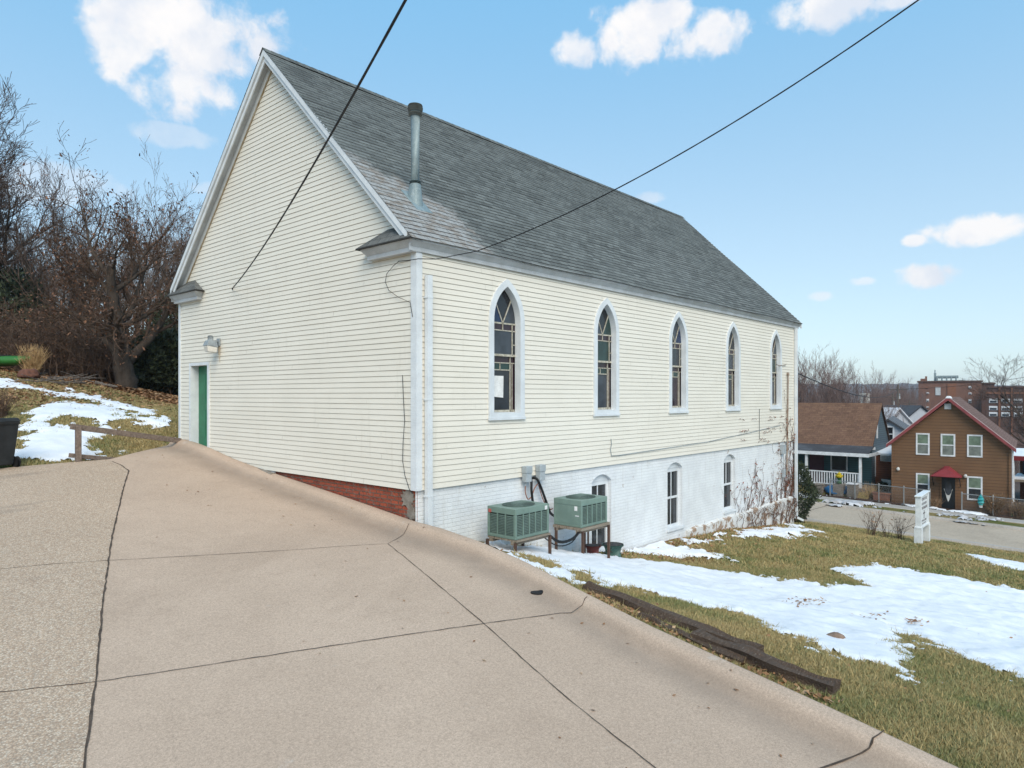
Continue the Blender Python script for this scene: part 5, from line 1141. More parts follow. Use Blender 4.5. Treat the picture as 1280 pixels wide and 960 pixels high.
# ------------------------------------------------------------------ trees
def make_tree(name, seed, h, r0, levels, m_bark, m_twig, label, cat, first=.28, spread=.95, twig_r=.010, up=.10, leaves=0, fork=1, droop=0., lean=(0, 0), nb=(11, 7, 6, 4), ratio=(.62, .5, .45, .5), group=None):
    rs = random.Random(seed); tr = MB(); cr = MB(); lf = MB(); root = empty(name, (0, 0, 0), label, cat, group)
    def grow(p, d, L, r, lev):
        k = (9, 6, 4, 3, 2)[lev]; P_ = [p]; Rd = [r]; dd = d.copy(); end = max(twig_r*.55, r*(.30 if lev == 0 else .22))
        for i in range(k):
            wob = (.10, .17, .2, .2, .15)[lev]
            dd = (dd+Vector((rs.gauss(0, wob), rs.gauss(0, wob), rs.gauss(0, wob)*.7+up*(1 if lev else .3)-droop*(lev > 2)))).normalized()
            P_.append(P_[-1]+dd*L/k); Rd.append(r+(end-r)*((i+1)/k)**(.8))
        (tr if lev == 0 else cr).tube(P_, Rd, (9, 6, 4, 3, 3)[lev], 0 if lev < 2 else 1, False)
        if lev >= levels:
            if leaves and rs.random() < leaves:
                for q in range(rs.randint(1, 3)): leaf(lf, P_[-1]+Vector((rs.gauss(0, .1), rs.gauss(0, .1), rs.gauss(0, .1))), rs.uniform(.03, .06), rs, 0, 1.3)
            return
        n = nb[lev]; f0 = first if lev == 0 else .22
        for i in range(n):
            t = f0+(1-f0)*((i+rs.random())/n); j = min(int(t*k), k-1); q = P_[j].lerp(P_[j+1], t*k-j); base_d = (P_[j+1]-P_[j]).normalized()
            a = rs.uniform(0, 6.283); perp = base_d.orthogonal().normalized(); perp.rotate(__import__('mathutils').Quaternion(base_d, a)); ang = rs.uniform(.45, .95)*spread
            nd = (base_d*math.cos(ang)+perp*math.sin(ang)).normalized()
            grow(q, nd, L*ratio[lev]*rs.uniform(.65, 1.15)*(1.15-.45*t if lev == 0 else 1), (r+(end-r)*t)*rs.uniform(.45, .65), lev+1)
    for f in range(fork):
        a = f*6.283/fork+rs.random(); tilt = 0 if fork == 1 else rs.uniform(.12, .4)
        grow(Vector((.12*math.cos(a)*(fork > 1), .12*math.sin(a)*(fork > 1), -.3)), Vector((math.sin(tilt)*math.cos(a)+lean[0], math.sin(tilt)*math.sin(a)+lean[1], math.cos(tilt))).normalized(), h*.8*rs.uniform(.85, 1.1), r0*(1 if fork == 1 else .6), 0)
    tr.build('trunk', m_bark, root, True); cr.build('crown', [m_bark, m_twig], root, True)
    if lf.v: lf.build('leaves', M['leaf_clinging'], root)
    return root
def place(root, px, Z, label=None, s=1, rz=0, first=False, group=None, dz=0, sz=None):
    q = at_Z(px, HY, Z); z = Hs(q[0], q[1])+dz; o = root if first else copy_tree(root); o.location = (q[0], q[1], z); o.rotation_euler = (0, 0, rz); o.scale = (s, s, sz or s)
    if label: o['label'] = label
    if group: o['group'] = group
    elif 'group' in o and not group: pass
    return o
# the oak with clinging brown leaves
oak = make_tree('oak_tree', 5, 5.9, .46, 4, M['bark'], M['twig_brush'], 'thick leaning oak with clinging brown leaves at the edge of the slope', 'tree', first=.16, spread=1.15, twig_r=.016, up=.06, leaves=.75, lean=(-.10, .12), nb=(13, 8, 6, 4), ratio=(.78, .55, .5, .5))
place(oak, 158, 26.5, first=True)
G1 = 'bare trees behind the slope left of the church'
tA = make_tree('bare_tree', 14, 8.6, .20, 4, M['bark'], M['twig_grey'], 'x', 'tree', first=.12, spread=.62, up=.20, fork=4, twig_r=.012, nb=(9, 6, 5, 4), ratio=(.55, .5, .5, .5), leaves=.05)
tB = make_tree('bare_tree', 23, 8.8, .24, 4, M['bark'], M['twig_grey'], 'x', 'tree', first=.15, spread=.7, up=.16, fork=3, twig_r=.013, nb=(10, 7, 5, 4), ratio=(.55, .5, .5, .5), leaves=.03)
tC = make_tree('bare_tree', 37, 15.0, .34, 4, M['bark'], M['twig'], 'tall grey bare tree rising highest at the far left', 'tree', first=.22, spread=.85, up=.10, twig_r=.019, nb=(17, 10, 7, 7), ratio=(.52, .5, .5, .5))
place(tC, 2, 33, first=True)
place(tC, -130, 38, 'grey bare tree at the left edge of the wood', 1.0, 2.0)
near_spots = [(tA, 112, 34, 1.0, 'upright reddish bare tree with many stems behind the oak'), (tB, 172, 34, 1.0, 'many stemmed bare tree just right of the oak crown'), (tA, 222, 37, 1.02, 'reddish bare tree whose crown touches the left roof edge'),
              (tB, 70, 37, .86, 'bare tree with a broad crown left of the oak'), (tA, 25, 36, .84, 'lower bare tree under the tallest grey one')]
seen = set()
for i, (t, px, Z, s, lb) in enumerate(near_spots):
    place(t, px, Z, lb, s, i*1.3, id(t) not in seen); seen.add(id(t))
for i, (px, Z) in enumerate(((-10, 44), (40, 46), (95, 47), (145, 46), (200, 48), (240, 46), (-60, 46))):
    place((tA, tB)[i % 2], px, Z, 'bare brown tree deep in the wood behind the slope', (.95, .9, .98)[i % 3], i*.9, False, 'bare trees deep in the wood')
# brush and dark evergreens in the understorey
def make_brush(seed, h, w, leaves):
    rs = random.Random(seed); mb = MB()
    for k in range(170):
        x, y = rs.gauss(0, w*.35), rs.gauss(0, w*.35); a = rs.uniform(0, 6.283); hh = h*rs.uniform(.45, 1.05); P_ = [Vector((x, y, -.1))]; d = Vector((math.cos(a)*.3, math.sin(a)*.3, 1))
        for i in range(4): d = d+Vector((rs.gauss(0, .22), rs.gauss(0, .22), 0)); P_.append(P_[-1]+d.normalized()*hh/4)
        mb.tube(P_, [.022, .017, .013, .010, .006], 3, 0, False)
        for q in range(7):
            j = rs.randint(1, 4); b0 = P_[j]; b1 = b0+Vector((rs.uniform(-1, 1), rs.uniform(-1, 1), rs.uniform(-.1, .9)))*rs.uniform(.25, .6); b2 = b1+Vector((rs.uniform(-1, 1), rs.uniform(-1, 1), rs.uniform(-.1, .6)))*.3; mb.tube([b0, b1, b2], [.010, .008, .004], 3, 0, False)
            if rs.random() < leaves: 
                for z in range(2): leaf(mb, b2+Vector((rs.gauss(0, .1), rs.gauss(0, .1), rs.gauss(0, .1))), rs.uniform(.022, .05), rs, 1, 1.2)
    o = mb.build('brush_shrub', [M['twig_brush'], M['leaf_clinging']]); return tag(o, 'tangled brown leafless brush under the trees left of the church', 'shrub', 'brush under the trees')
b1, b2 = make_brush(1, 2.9, 2.6, .35), make_brush(2, 2.3, 2.4, .6)
for i, (px, Z, s) in enumerate(((-30, 29, 1), (5, 30, 1.1), (40, 29, 1), (70, 28.5, .9), (98, 28.5, 1.05), (128, 31, 1.1), (185, 30.5, .8), (215, 30, .9), (20, 33, 1.15), (60, 32, 1.1), (100, 33, 1.2), (140, 32, 1.15), (178, 33, 1.1), (212, 34, 1.2), (240, 33, 1.2), (-20, 33, 1.2))):
    o = (b1 if i == 0 else b2) if i < 2 else (b1, b2)[i % 2].copy()
    if i >= 2: COL.objects.link(o)
    q = at_Z(px, HY, Z); o.location = (q[0], q[1], Hs(q[0], q[1])-.1); o.scale = (s, s, s); o.rotation_euler = (0, 0, i*1.1)
for i, (px, Z, h, w, lb) in enumerate(((188, 28.3, 2.2, 1.0, 'dark evergreen bush just right of the oak trunk'), (207, 28.8, 2.7, 1.2, 'middle one of the dark evergreen bushes between oak and church'), (226, 29.2, 2.3, 1.2, 'dark evergreen bush against the left church edge'), (14, 32, 4.4, 1.8, 'large dark evergreen behind the golden grass'), (-25, 33, 5.2, 2.2, 'dark evergreen at the left edge of the wood'), (240, 34, 4.5, 2.2, 'tall dark evergreen partly behind the church'))):
    q = at_Z(px, HY, Z); evergreen('evergreen_bush', q[0], q[1], h, w, w, 5000, 40+i, lb, 'shrub', ls=.13)
# trees behind the houses
G2 = 'bare trees behind the blue house'
tD = make_tree('bare_tree', 51, 14, .22, 4, M['bark_red'], M['twig_red'], 'x', 'tree', first=.10, spread=.6, up=.18, fork=4, twig_r=.022, nb=(10, 6, 5, 4), ratio=(.55, .5, .5, .5))
spots = [(985, 74, .72, 'tall bare tree behind the blue house next to the church edge'), (1022, 72, .70, 'tall reddish bare tree above the middle of the brown roof'), (1050, 78, .74, 'second tall bare tree from the church above the brown roof'), (1072, 74, .64, 'bare tree above the right end of the brown roof'), (1099, 72, .46, 'low spreading bare tree right of the blue house')]
for i, (px, Z, s, lb) in enumerate(spots): place(tD, px, Z, lb, s, i*1.7, i == 0)
for i in range(34):
    px = (1000, 1030, 1058, 1085, 1106, 1010, 1045, 1075, 1098, 1018)[i % 10]+(i*37 % 23)-11; Z = 105+(i*53 % 90); place(tD, px, Z, 'bare tree of the far valley wood behind the blue house', .48+.18*((i*31) % 10)/10, i*1.1, False, 'bare trees of the valley wood')
for i in range(12): place(tD, 1094+(i*29 % 44), 118+(i*17 % 60), 'low bare tree of the far wood left of the apartment block', .70+.05*(i % 4), i*1.3, False, 'low trees left of the apartment block')
for i in range(14): place(tD, 1225+(i*41 % 75), 60+(i*29 % 40), 'bare tree among the scrub below the brick buildings', .20+.08*((i*7) % 5)/5, i, False, 'scrub trees below the brick buildings')
tE = make_tree('bare_tree', 77, 11, .2, 4, M['bark'], M['twig'], 'grey bare tree reaching in from the right edge beyond the brown house', 'tree', first=.25, spread=.9, up=.1, twig_r=.014, nb=(12, 7, 6, 4), ratio=(.5, .5, .5, .5)); place(tE, 1322, 46, first=True)
# ------------------------------------------------------------------ street and pavements
def sheet(name, x0, x1, y0, y1, dz, m, n=40, side=False):
    X, Y = np.meshgrid(np.linspace(x0, x1, 6), np.linspace(y0, y1, n)); Z = street_z(X, Y)+dz
    if side:
        X = np.concatenate([X[:, :1]-.002, X], 1); Y = np.concatenate([Y[:, :1], Y], 1); Z = np.concatenate([Z[:, :1]-.2, Z], 1)
    return tag(grid_mesh(name, X, Y, Z, m, None, False), kind='structure')
sheet('street', 23.8, 29.9, -60, 40, 0, M['street_concrete'], 60)
sheet('kerb', 23.55, 23.80, -60, 40, .10, M['sidewalk_concrete'], 60, True); sheet('kerb', 29.9, 30.1, -60, 40, .13, M['sidewalk_concrete'], 60, True)
sheet('verge', 30.1, 31.5, -60, 40, .12, M['lawn']); sheet('sidewalk', 31.5, 32.9, -60, 40, .135, M['sidewalk_concrete'], 60, True)
for y in np.arange(-20, 16, 4.5): mb = MB(); mb.poly([(23.8, y, street_z(23.8, y)+.005), (29.9, y, street_z(29.9, y)+.005), (29.9, y+.04, street_z(29.9, y)+.006), (23.8, y+.04, street_z(23.8, y)+.006)]); tag(mb.build('joint', M['joint_dirt']), kind='structure')
# old grey snow banked on the verge
rs = np.random.RandomState(3)
def bank(x0, x1, y0, y1, dz, thr, m, seed, h=.16):
    X, Y = np.meshgrid(np.arange(x0, x1, .07), np.arange(y0, y1, .07)); n = fbm(X, Y, .55, seed)*1.3+fbm(X, Y, 3, seed+5)*.6+thr; ed = np.minimum(smooth(x0, x0+.3, X), 1-smooth(x1-.3, x1, X)); n = n-(1-ed)*.6
    Z = street_z(X, Y)+dz+np.clip(n, -.1, .5)*h*2; ok = n > -.02; keep = ok[:-1, :-1] & ok[1:, 1:] & ok[1:, :-1] & ok[:-1, 1:]; return tag(grid_mesh('snow_bank', X, Y, Z, m, keep), kind='structure')
bank(30.0, 31.9, -14, 8, .12, .12, M['dirty_snow'], 41); bank(32.7, 33.7, -9, 7, .13, .05, M['snow'], 61, .1); bank(29.7, 30.2, -14, 10, .05, .0, M['dirty_snow'], 71, .1)
# ------------------------------------------------------------------ houses across the street
def window(parent, x, y0, y1, z0, z1, m='glass_screen', frame=.075, out=.04, rail=True, trim='trim_cream', upper=None):
    f = MB(); xo = x-out
    f.box(xo, y0-frame, z0-frame, x, y0, z1+frame); f.box(xo, y1, z0-frame, x, y1+frame, z1+frame); f.box(xo-.003, y0, z1, x, y1, z1+frame); f.box(xo-.003, y0, z0-frame, x, y1, z0)
    zm = (z0+z1)/2
    if rail: f.box(xo+.01, y0, zm-.03, x, y1, zm+.03)
    o = f.build('window', M[trim], parent); g = MB(); g.box(x-.015, y0, z0, x-.005, y1, zm); g.build('glass', M[m], o); g = MB(); g.box(x-.019, y0, zm, x-.006, y1, z1); g.build('glass', M[upper or m], o); return o
BX = 34.0; BA = R_(5)
def bpx(px, py):
    r = ray(px, py); n = np.array([math.cos(BA), math.sin(BA), 0]); t = ((np.array([BX, 0, 0])-CAM)@n)/(r@n); q = CAM+r*t; return float((q-np.array([BX, 0, 0]))@np.array([-math.sin(BA), math.cos(BA), 0])), float(q[2]-BZ)
BZ = float(street_z(34, -2.2))-.02; BY0, BY1 = bpx(1263, 600)[0], bpx(1115, 600)[0]
bh = empty('brown_house', (BX, 0, BZ), 'brown sided gabled house with red roof trim and red door hood', 'house', None, BA); MY = (BY0+BY1)/2; EZ, PZ = bpx(1114, 553)[1], bpx(1187, 499)[1]; DEP = 7.0
mb = MB(); mb.poly([(0, BY0, -.6), (0, BY1, -.6), (0, BY1, EZ), (0, MY, PZ-.12), (0, BY0, EZ)][::-1]); mb.poly([(0, BY0, -.6), (DEP, BY0, -.6), (DEP, BY0, EZ), (0, BY0, EZ)]); mb.poly([(0, BY1, -.6), (DEP, BY1, -.6), (DEP, BY1, EZ), (0, BY1, EZ)]); mb.poly([(DEP, BY0, -.6), (DEP, BY1, -.6), (DEP, BY1, EZ), (DEP, MY, PZ-.12), (DEP, BY0, EZ)]); mb.build('wall', M['siding_brown'], bh)
def gable_roof(par, x0, x1, ya, yb, ym, ez, pz, over, m, th=.12, axis='x'):
    mb = MB(); sl = (pz-ez)/((yb-ya)/2)
    for s in (-1, 1):
        yl = (ya-over) if s < 0 else (yb+over); zl = ez-over*sl; L = math.hypot(ym-yl, pz-zl)
        P_ = lambda x, y, z: (x, y, z) if axis == 'x' else (y, x, z)
        mb.poly([P_(x0, yl, zl+th), P_(x1, yl, zl+th), P_(x1, ym, pz+th), P_(x0, ym, pz+th)], 0, [(x0, 0), (x1, 0), (x1, L), (x0, L)])
        mb.poly([P_(x0, yl, zl), P_(x1, yl, zl), P_(x1, yl, zl+th), P_(x0, yl, zl+th)], 0, [(x0, 0), (x1, 0), (x1, .1), (x0, .1)]); mb.poly([P_(x0, yl, zl), P_(x1, yl, zl), P_(x1, ym, pz), P_(x0, ym, pz)])
        for x in (x0, x1): mb.poly([P_(x, yl, zl), P_(x, ym, pz), P_(x, ym, pz+th), P_(x, yl, zl+th)])
    return mb.build('roof', m, par)
rf = gable_roof(bh, -.30, DEP+.3, BY0, BY1, MY, EZ, PZ, .22, M['roof_dull_brown'])
sl = (PZ-EZ)/((BY1-BY0)/2)
for s in (-1, 1):
    yl = BY0-.24 if s < 0 else BY1+.24; zl = EZ-.24*sl
    mb = MB(); mb.hexa([(-.34, yl, zl-.06), (-.305, yl, zl-.06), (-.305, MY, PZ-.06), (-.34, MY, PZ-.06), (-.34, yl, zl+.13), (-.305, yl, zl+.13), (-.305, MY, PZ+.13), (-.34, MY, PZ+.13)]); t_ = mb.build('rake_board', M['trim_red'], rf)
    mb = MB(); mb.hexa([(-.345, yl, zl+.115), (-.34, yl, zl+.115), (-.34, MY, PZ+.115), (-.345, MY, PZ+.115), (-.345, yl, zl+.15), (-.30, yl, zl+.15), (-.30, MY, PZ+.15), (-.345, MY, PZ+.15)]); mb.build('drip_edge', pmat('drip_pale', (.55, .42, .42), .6), t_)
mb = MB(); mb.hexa([(-.36, MY-.12, PZ+.05), (1.0, MY-.10, PZ+.02), (1.0, MY+.10, PZ+.02), (-.36, MY+.12, PZ+.05), (-.34, MY-.05, PZ+.17), (.9, MY-.04, PZ+.15), (.9, MY+.04, PZ+.15), (-.34, MY+.05, PZ+.17)]); mb.build('ridge_snow', M['snow'], rf)
for (a, b) in (((1147, 543), (1160, 567)), ((1178, 544), (1192, 569)), ((1211, 545), (1226, 570)), ((1147, 593), (1160, 617)), ((1211, 597), (1226, 624))):
    y1, z1 = bpx(*a); y0, z0 = bpx(*b); window(bh, 0, y0, y1, z0, z1, 'glass_curtain' if a[1] < 580 else 'glass_screen', upper='glass_green_blind', trim='porch_white')
y1, z1 = bpx(1180.5, 504.5); y0, z0 = bpx(1189, 511.5); v = MB(); v.box(-.04, y0, z0, 0, y1, z1); 
for k in range(4): v.box(-.055, y0+.03, z0+.03+k*(z1-z0)/4, -.04, y1-.03, z0+.07+k*(z1-z0)/4)
v.build('gable_vent', M['porch_white'], bh)
y1, z0 = bpx(1177, 640); y0, z1 = bpx(1194, 596); z0 = .0
d = MB(); d.box(-.05, y0-.06, z0, -.0, y0, z1+.06); d.box(-.05, y1, z0, 0, y1+.06, z1+.06); d.box(-.05, y0, z1, 0, y1, z1+.06); dd = d.build('door_frame', M['siding_brown'], bh)
d = MB(); d.box(-.03, y0, z0, -.004, y1, z1); dd = d.build('door', M['door_black'], bh); ym = (y0+y1)/2; w = (y1-y0)
d = MB(); d.poly([(-.034, ym+w*.24*math.cos(a), z1-.62+.42*math.sin(a)) for a in np.linspace(0, 6.283, 21)[:-1]]); d.build('oval_glass', M['glass_grey'], dd)
d = MB(); 
P_ = [(ym+w*.34*t, z1-.98+.22*t*t*1.6) for t in np.linspace(-1, 1, 9)]; d.strip([(-.045, a, b) for a, b in P_], [(-.045, a*.8+ym*.2, b-.30*(1-abs((a-ym)/(w*.34)))-.04) for a, b in P_]); d.build('door_swag', M['plastic_white'], dd)
hy1, hz = bpx(1165, 593); hy0, _ = bpx(1203, 593); hm = (hy0+hy1)/2; zt = bpx(1184, 585)[1]
mb = MB(); mb.poly([(-.95, hy0, hz), (-.95, hy1, hz), (-.80, hm+.10, zt), (-.80, hm-.10, zt)][::-1]); mb.poly([(-.95, hy1, hz), (0, hy1, hz), (0, hm+.1, zt+.1), (-.80, hm+.10, zt)]); mb.poly([(-.95, hy0, hz), (0, hy0, hz), (0, hm-.1, zt+.1), (-.80, hm-.10, zt)]); mb.poly([(-.8, hm-.1, zt), (-.8, hm+.1, zt), (0, hm+.1, zt+.1), (0, hm-.1, zt+.1)]); mb.poly([(-.95, hy0, hz-.02), (-.95, hy1, hz-.02), (0, hy1, hz-.02), (0, hy0, hz-.02)]); mb.build('door_hood', M['awning_red'], bh)
mb = MB(); 
for yy in (hy0+.08, hy1-.08): mb.tube([(-.85, yy, hz-.02), (-.02, yy, hz-.55)], .02, 6)
mb.build('hood_bracket', M['door_black'], bh)
for (px, py) in ((1207, 595), (1123, 586)): yy, zz = bpx(px, py); mb = MB(); mb.lathe([(.0, -.09), (.08, -.05), (.09, .02), (.05, .09), (0, .10)], (-.10, yy, zz), 10); mb.box(-.06, yy-.03, zz-.03, 0, yy+.03, zz+.03); mb.build('porch_light', M['plastic_white'], bh)
mb = MB(); mb.box(-.06, BY0-.02, -.2, 0, BY0+.07, EZ-.05); mb.box(-.06, BY1-.07, -.2, 0, BY1+.02, EZ-.05); mb.build('corner_board', M['siding_brown'], bh)
mb = MB(); mb.tube([(-.05, BY0-.10, EZ-.1), (-.05, BY0-.10, .6), (-.25, BY0-.2, .4), (-.3, BY0-.25, .1)], .045, 8); mb.build('downspout', M['porch_white'], bh)
# small window unit on the rusty lean-to between the houses
lt = empty('rusty_lean_to', (37.0, 1.5, BZ), 'narrow rust brown lean to between the blue and brown houses', 'shed'); mb = MB(); mb.box(0, -1.1, -.3, 3, .9, 2.55); mb.build('wall', M['siding_rust'], lt)
mb = MB(); mb.hexa([(-.1, -1.15, 2.55), (3.1, -1.15, 2.75), (3.1, 1.0, 2.75), (-.1, 1.0, 2.55), (-.1, -1.15, 2.66), (3.1, -1.15, 2.86), (3.1, 1.0, 2.86), (-.1, 1.0, 2.66)]); mb.build('snowy_roof', M['snow'], lt)
wq = at_x(1109, 572, 37.0); mb = MB(); mb.box(-.25, wq[1]-1.5-.30, wq[2]-BZ-.2, 0, wq[1]-1.5+.30, wq[2]-BZ+.2); f = mb.build('window_unit', M['box_grey'], lt); mb = MB(); [mb.box(-.256, wq[1]-1.5-.26, wq[2]-BZ-.16+k*.06, -.251, wq[1]-1.5+.26, wq[2]-BZ-.13+k*.06) for k in range(5)]; mb.build('vent_slat', M['ac_dark'], f)
# blue house with porch
HX = 36.2; HZ = BZ+.35; bl = empty('blue_house', (HX, 2.0, HZ), 'blue house with brown shingle roof and white railed front porch', 'house'); L_ = 11.0
def hp(px, py, x=HX): q = at_x(px, py, x); return q[1]-2.0, q[2]-HZ
ez = hp(1080, 555)[1]; pz = hp(1088, 506, HX+1.9)[1]; dp = 3.8
mb = MB(); mb.poly([(0, 0, -.8), (0, L_, -.8), (0, L_, ez), (0, 0, ez)]); mb.build('front_wall', M['siding_teal'], bl)
mb = MB(); mb.poly([(0, 0, -.8), (dp, 0, -.8), (dp, 0, ez), (dp/2, 0, pz-.1), (0, 0, ez)]); mb.poly([(dp, 0, -.8), (dp, L_, -.8), (dp, L_, ez), (dp, 0, ez)]); mb.poly([(0, L_, -.8), (dp, L_, -.8), (dp, L_, ez), (dp/2, L_, pz), (0, L_, ez)]); mb.build('wall', M['siding_blue'], bl)
rf = gable_roof(bl, -.10, L_+.2, 0, dp, dp/2, ez, pz, .2, M['roof_brown'], .1, 'y')
mb = MB(); mb.box(-.24, -.25, ez-.30, -.20, L_+.2, ez-.14); mb.build('gutter', M['porch_white'], rf)
for zz, nm in ((.9, 0), (2.0, 0)): pass
mb = MB(); mb.box(.7, -.03, .9, .95, 0, 2.1); mb.build('side_window', M['porch_white'], bl); mb = MB(); mb.box(2.6, -.03, .9, 2.9, 0, 2.1); mb.build('side_window', M['porch_white'], bl); mb = MB(); mb.box(1.0, -.03, ez+.3, 1.25, 0, ez+1.1); mb.build('side_window', M['porch_white'], bl)
# porch
pd = 1.9; zr0 = hp(1085, 568, HX-pd)[1]; zr1 = hp(1080, 558)[1]; pf = .45
mb = MB(); mb.hexa([(-pd-.1, -.35, zr0), (.0, -.15, zr1), (.0, L_, zr1), (-pd-.1, L_, zr0), (-pd-.1, -.35, zr0+.06), (.0, -.15, zr1+.06), (.0, L_, zr1+.06), (-pd-.1, L_, zr0+.06)]); pr = mb.build('porch_roof', M['roof_slate'], bl)
mb = MB(); mb.box(-pd-.14, -.36, zr0-.16, -pd-.08, L_, zr0+.03); mb.box(-pd-.08, -.36, zr0-.15, 0, -.32, zr0+.03); mb.build('porch_fascia', M['porch_white'], pr)
mb = MB(); mb.box(-pd, -.2, pf-.15, 0, L_, pf); mb.box(-pd-.02, -.2, -.8, -pd+.1, L_, pf-.15); mb.build('porch_floor', M['stone_pillar'], bl)
for yy in (.05, 3.0, 6.0, 9.0): mb = MB(); mb.box(-pd, yy, pf, -pd+.13, yy+.13, zr0-.1); mb.build('porch_post', M['porch_white'], bl)
mb = MB(); mb.box(-pd+.02, .1, pf+.78, -pd+.10, L_, pf+.84); mb.box(-pd+.02, .1, pf+.08, -pd+.10, L_, pf+.14)
for yy in np.arange(.2, L_, .14): mb.box(-pd+.04, yy, pf+.14, -pd+.08, yy+.055, pf+.78)
mb.build('porch_railing', M['porch_white'], bl)
a, b = hp(1040, 572), hp(1058, 588); window(bl, 0, b[0], a[0], pf+.75, pf+1.75, 'glass_screen', trim='porch_white', rail=False); a, b = hp(1012, 570), hp(1030, 590); mb = MB(); mb.box(-.03, b[0], pf, 0, a[0], pf+1.9); mb.build('front_door', pmat('door_plum', (.085, .035, .05), .5), bl)
# stone retaining pillars with things around
def pillar(px, py, w, h, label, snow):
    q = at_x(px, py, 33.9); z = q[2]; root = empty('stone_pillar', (33.9, q[1], z), label, 'pillar'); mb = MB(); rs = random.Random(px); zz = -.4
    while zz < h: hh = rs.uniform(.10, .16); j = rs.uniform(-.02, .02); mb.box(-w/2+j, -w/2-j, zz, w/2+j, w/2-j, min(zz+hh-.012, h)); zz += hh
    mb.box(-w/2+.03, -w/2+.03, -.4, w/2-.03, w/2-.03, h-.01); mb.build('stonework', M['stone_pillar'], root); mb = MB(); mb.box(-w/2-.04, -w/2-.04, h, w/2+.04, w/2+.04, h+.06); mb.build('capstone', M['snow' if snow else 'stone_pillar'], root); return root, q
r1, q1 = pillar(1024, 622, .42, .75, 'stacked stone pillar left of the steps to the blue house', False)
r2, q2 = pillar(1066, 624, .48, .85, 'snow capped stacked stone pillar right of the steps to the blue house', True)
mb = MB(); z0 = q2[2]-.2
X, Y = np.meshgrid(np.linspace(33.75, 36.0, 12), np.linspace(1.6, 13, 60)); Z = street_z(X, Y)+.12+smooth(33.75, 34.4, X)*.42; tag(grid_mesh('terrace', X, Y, Z, M['lawn']), kind='structure')
hyd = empty('yard_hydrant', (33.9, q2[1]+.72, q2[2]+.83), 'yellow topped green hydrant shaped yard ornament beside the snow capped pillar', 'ornament')
mb = MB(); mb.lathe([(.16, -.0), (.16, .05), (.12, .06), (.12, .30), (.15, .31), (.15, .34)], n=16); mb.build('base', M['green_paint'], hyd); mb = MB(); mb.lathe([(.19, .34), (.19, .38), (.14, .39), (.15, .46), (.13, .54), (.07, .60), (.04, .61), (.03, .66), (0, .66)], n=16)
for a in (0, 1.57, 3.14, 4.71): mb.tube([(.10*math.cos(a), .10*math.sin(a), .44), (.20*math.cos(a), .20*math.sin(a), .44)], .05, 8)
mb.build('bonnet', M['yellow_paint'], hyd); p_ = MB(); p_.box(33.9-.26, q2[1]+.46, q2[2]-.4, 33.9+.26, q2[1]+.98, q2[2]+.80); tag(p_.build('garden_wall', M['stone_pillar']), 'low stone wall block under the yellow hydrant ornament', 'wall')
rock('tarp_bundle', at_x(1047, 614, 34.3), (.62, .75, .34), M['blue_tarp'], 'bright blue crumpled tarpaulin between the stone pillars', 'tarpaulin', 3.7)
q = at_x(1038, 622, 34.2); stems('dead_shrub', q[0], q[1], 90, .8, .5, M['twig_brush'], 'brown shrub between the stone pillars in front of the porch', 'shrub', 51, .012, None, .8, M['leaf_clinging'])
q = at_x(1086, 628, 34.4); stems('dead_shrub', q[0], q[1], 110, 1.25, .8, M['straw'], 'pale straw coloured bush behind the wire fence', 'shrub', 52, .012)
for (px, py, w, h, lb, n, sd) in ((1243, 648, .75, .85, 'rounded brown twiggy bush in front of the brown house', 190, 61), (1229, 648, .5, .6, 'smaller brown bush left of the rounded one before the brown house', 110, 62), (1272, 650, .6, .7, 'brown bush at the right edge beside the pavement', 120, 63), (1168, 640, .5, .45, 'low dark shrub left of the black front door', 80, 64)):
    q = at_x(px, py, 33.5); stems('dead_shrub', q[0], q[1], n, h*1.25, w, M['bush_tan'], lb, 'shrub', sd, .014, None, .8, M['leaf_brown']).location.z += .22
q = at_x(1104, 628, 34.3); root = empty('terracotta_planter', (q[0], q[1], Hs(q[0], q[1])), 'square terracotta coloured planter box behind the wire fence', 'planter'); mb = MB(); mb.hexa([(-.33, -.38, 0), (.33, -.38, 0), (.33, .38, 0), (-.33, .38, 0), (-.38, -.44, .85), (.38, -.44, .85), (.38, .44, .85), (-.38, .44, .85)]); mb.box(-.41, -.47, .80, .41, .47, .87); mb.build('pot', M['terracotta'], root); mb = MB(); mb.box(-.34, -.4, .86, .34, .4, .875); mb.build('soil', M['joint_dirt'], root)
q = at_x(1112, 612, 36.4); root = empty('patio_chair', (q[0], q[1], q[2]-.35), 'white plastic patio chair between the blue and brown houses', 'chair', None, 2.8)
mb = MB(); mb.box(-.26, -.25, .40, .26, .25, .44); mb.build('seat', M['plastic_white'], root); mb = MB(); mb.hexa([(.20, -.26, .44), (.25, -.26, .44), (.25, .26, .44), (.20, .26, .44), (.30, -.28, .95), (.35, -.28, .95), (.35, .28, .95), (.30, .28, .95)]); mb.build('backrest', M['plastic_white'], root)
for (a, b) in ((-.23, -.22), (-.23, .22), (.22, -.22), (.22, .22)): mb = MB(); mb.tube([(a, b, .42), (a*1.1, b*1.1, -.1)], .025, 6); mb.build('leg', M['plastic_white'], root)
evergreen('evergreen_shrub', 36.3, 1.2, 1.3, .5, .5, 1500, 71, 'small dark green shrub below the patio chair', 'shrub', ls=.08)
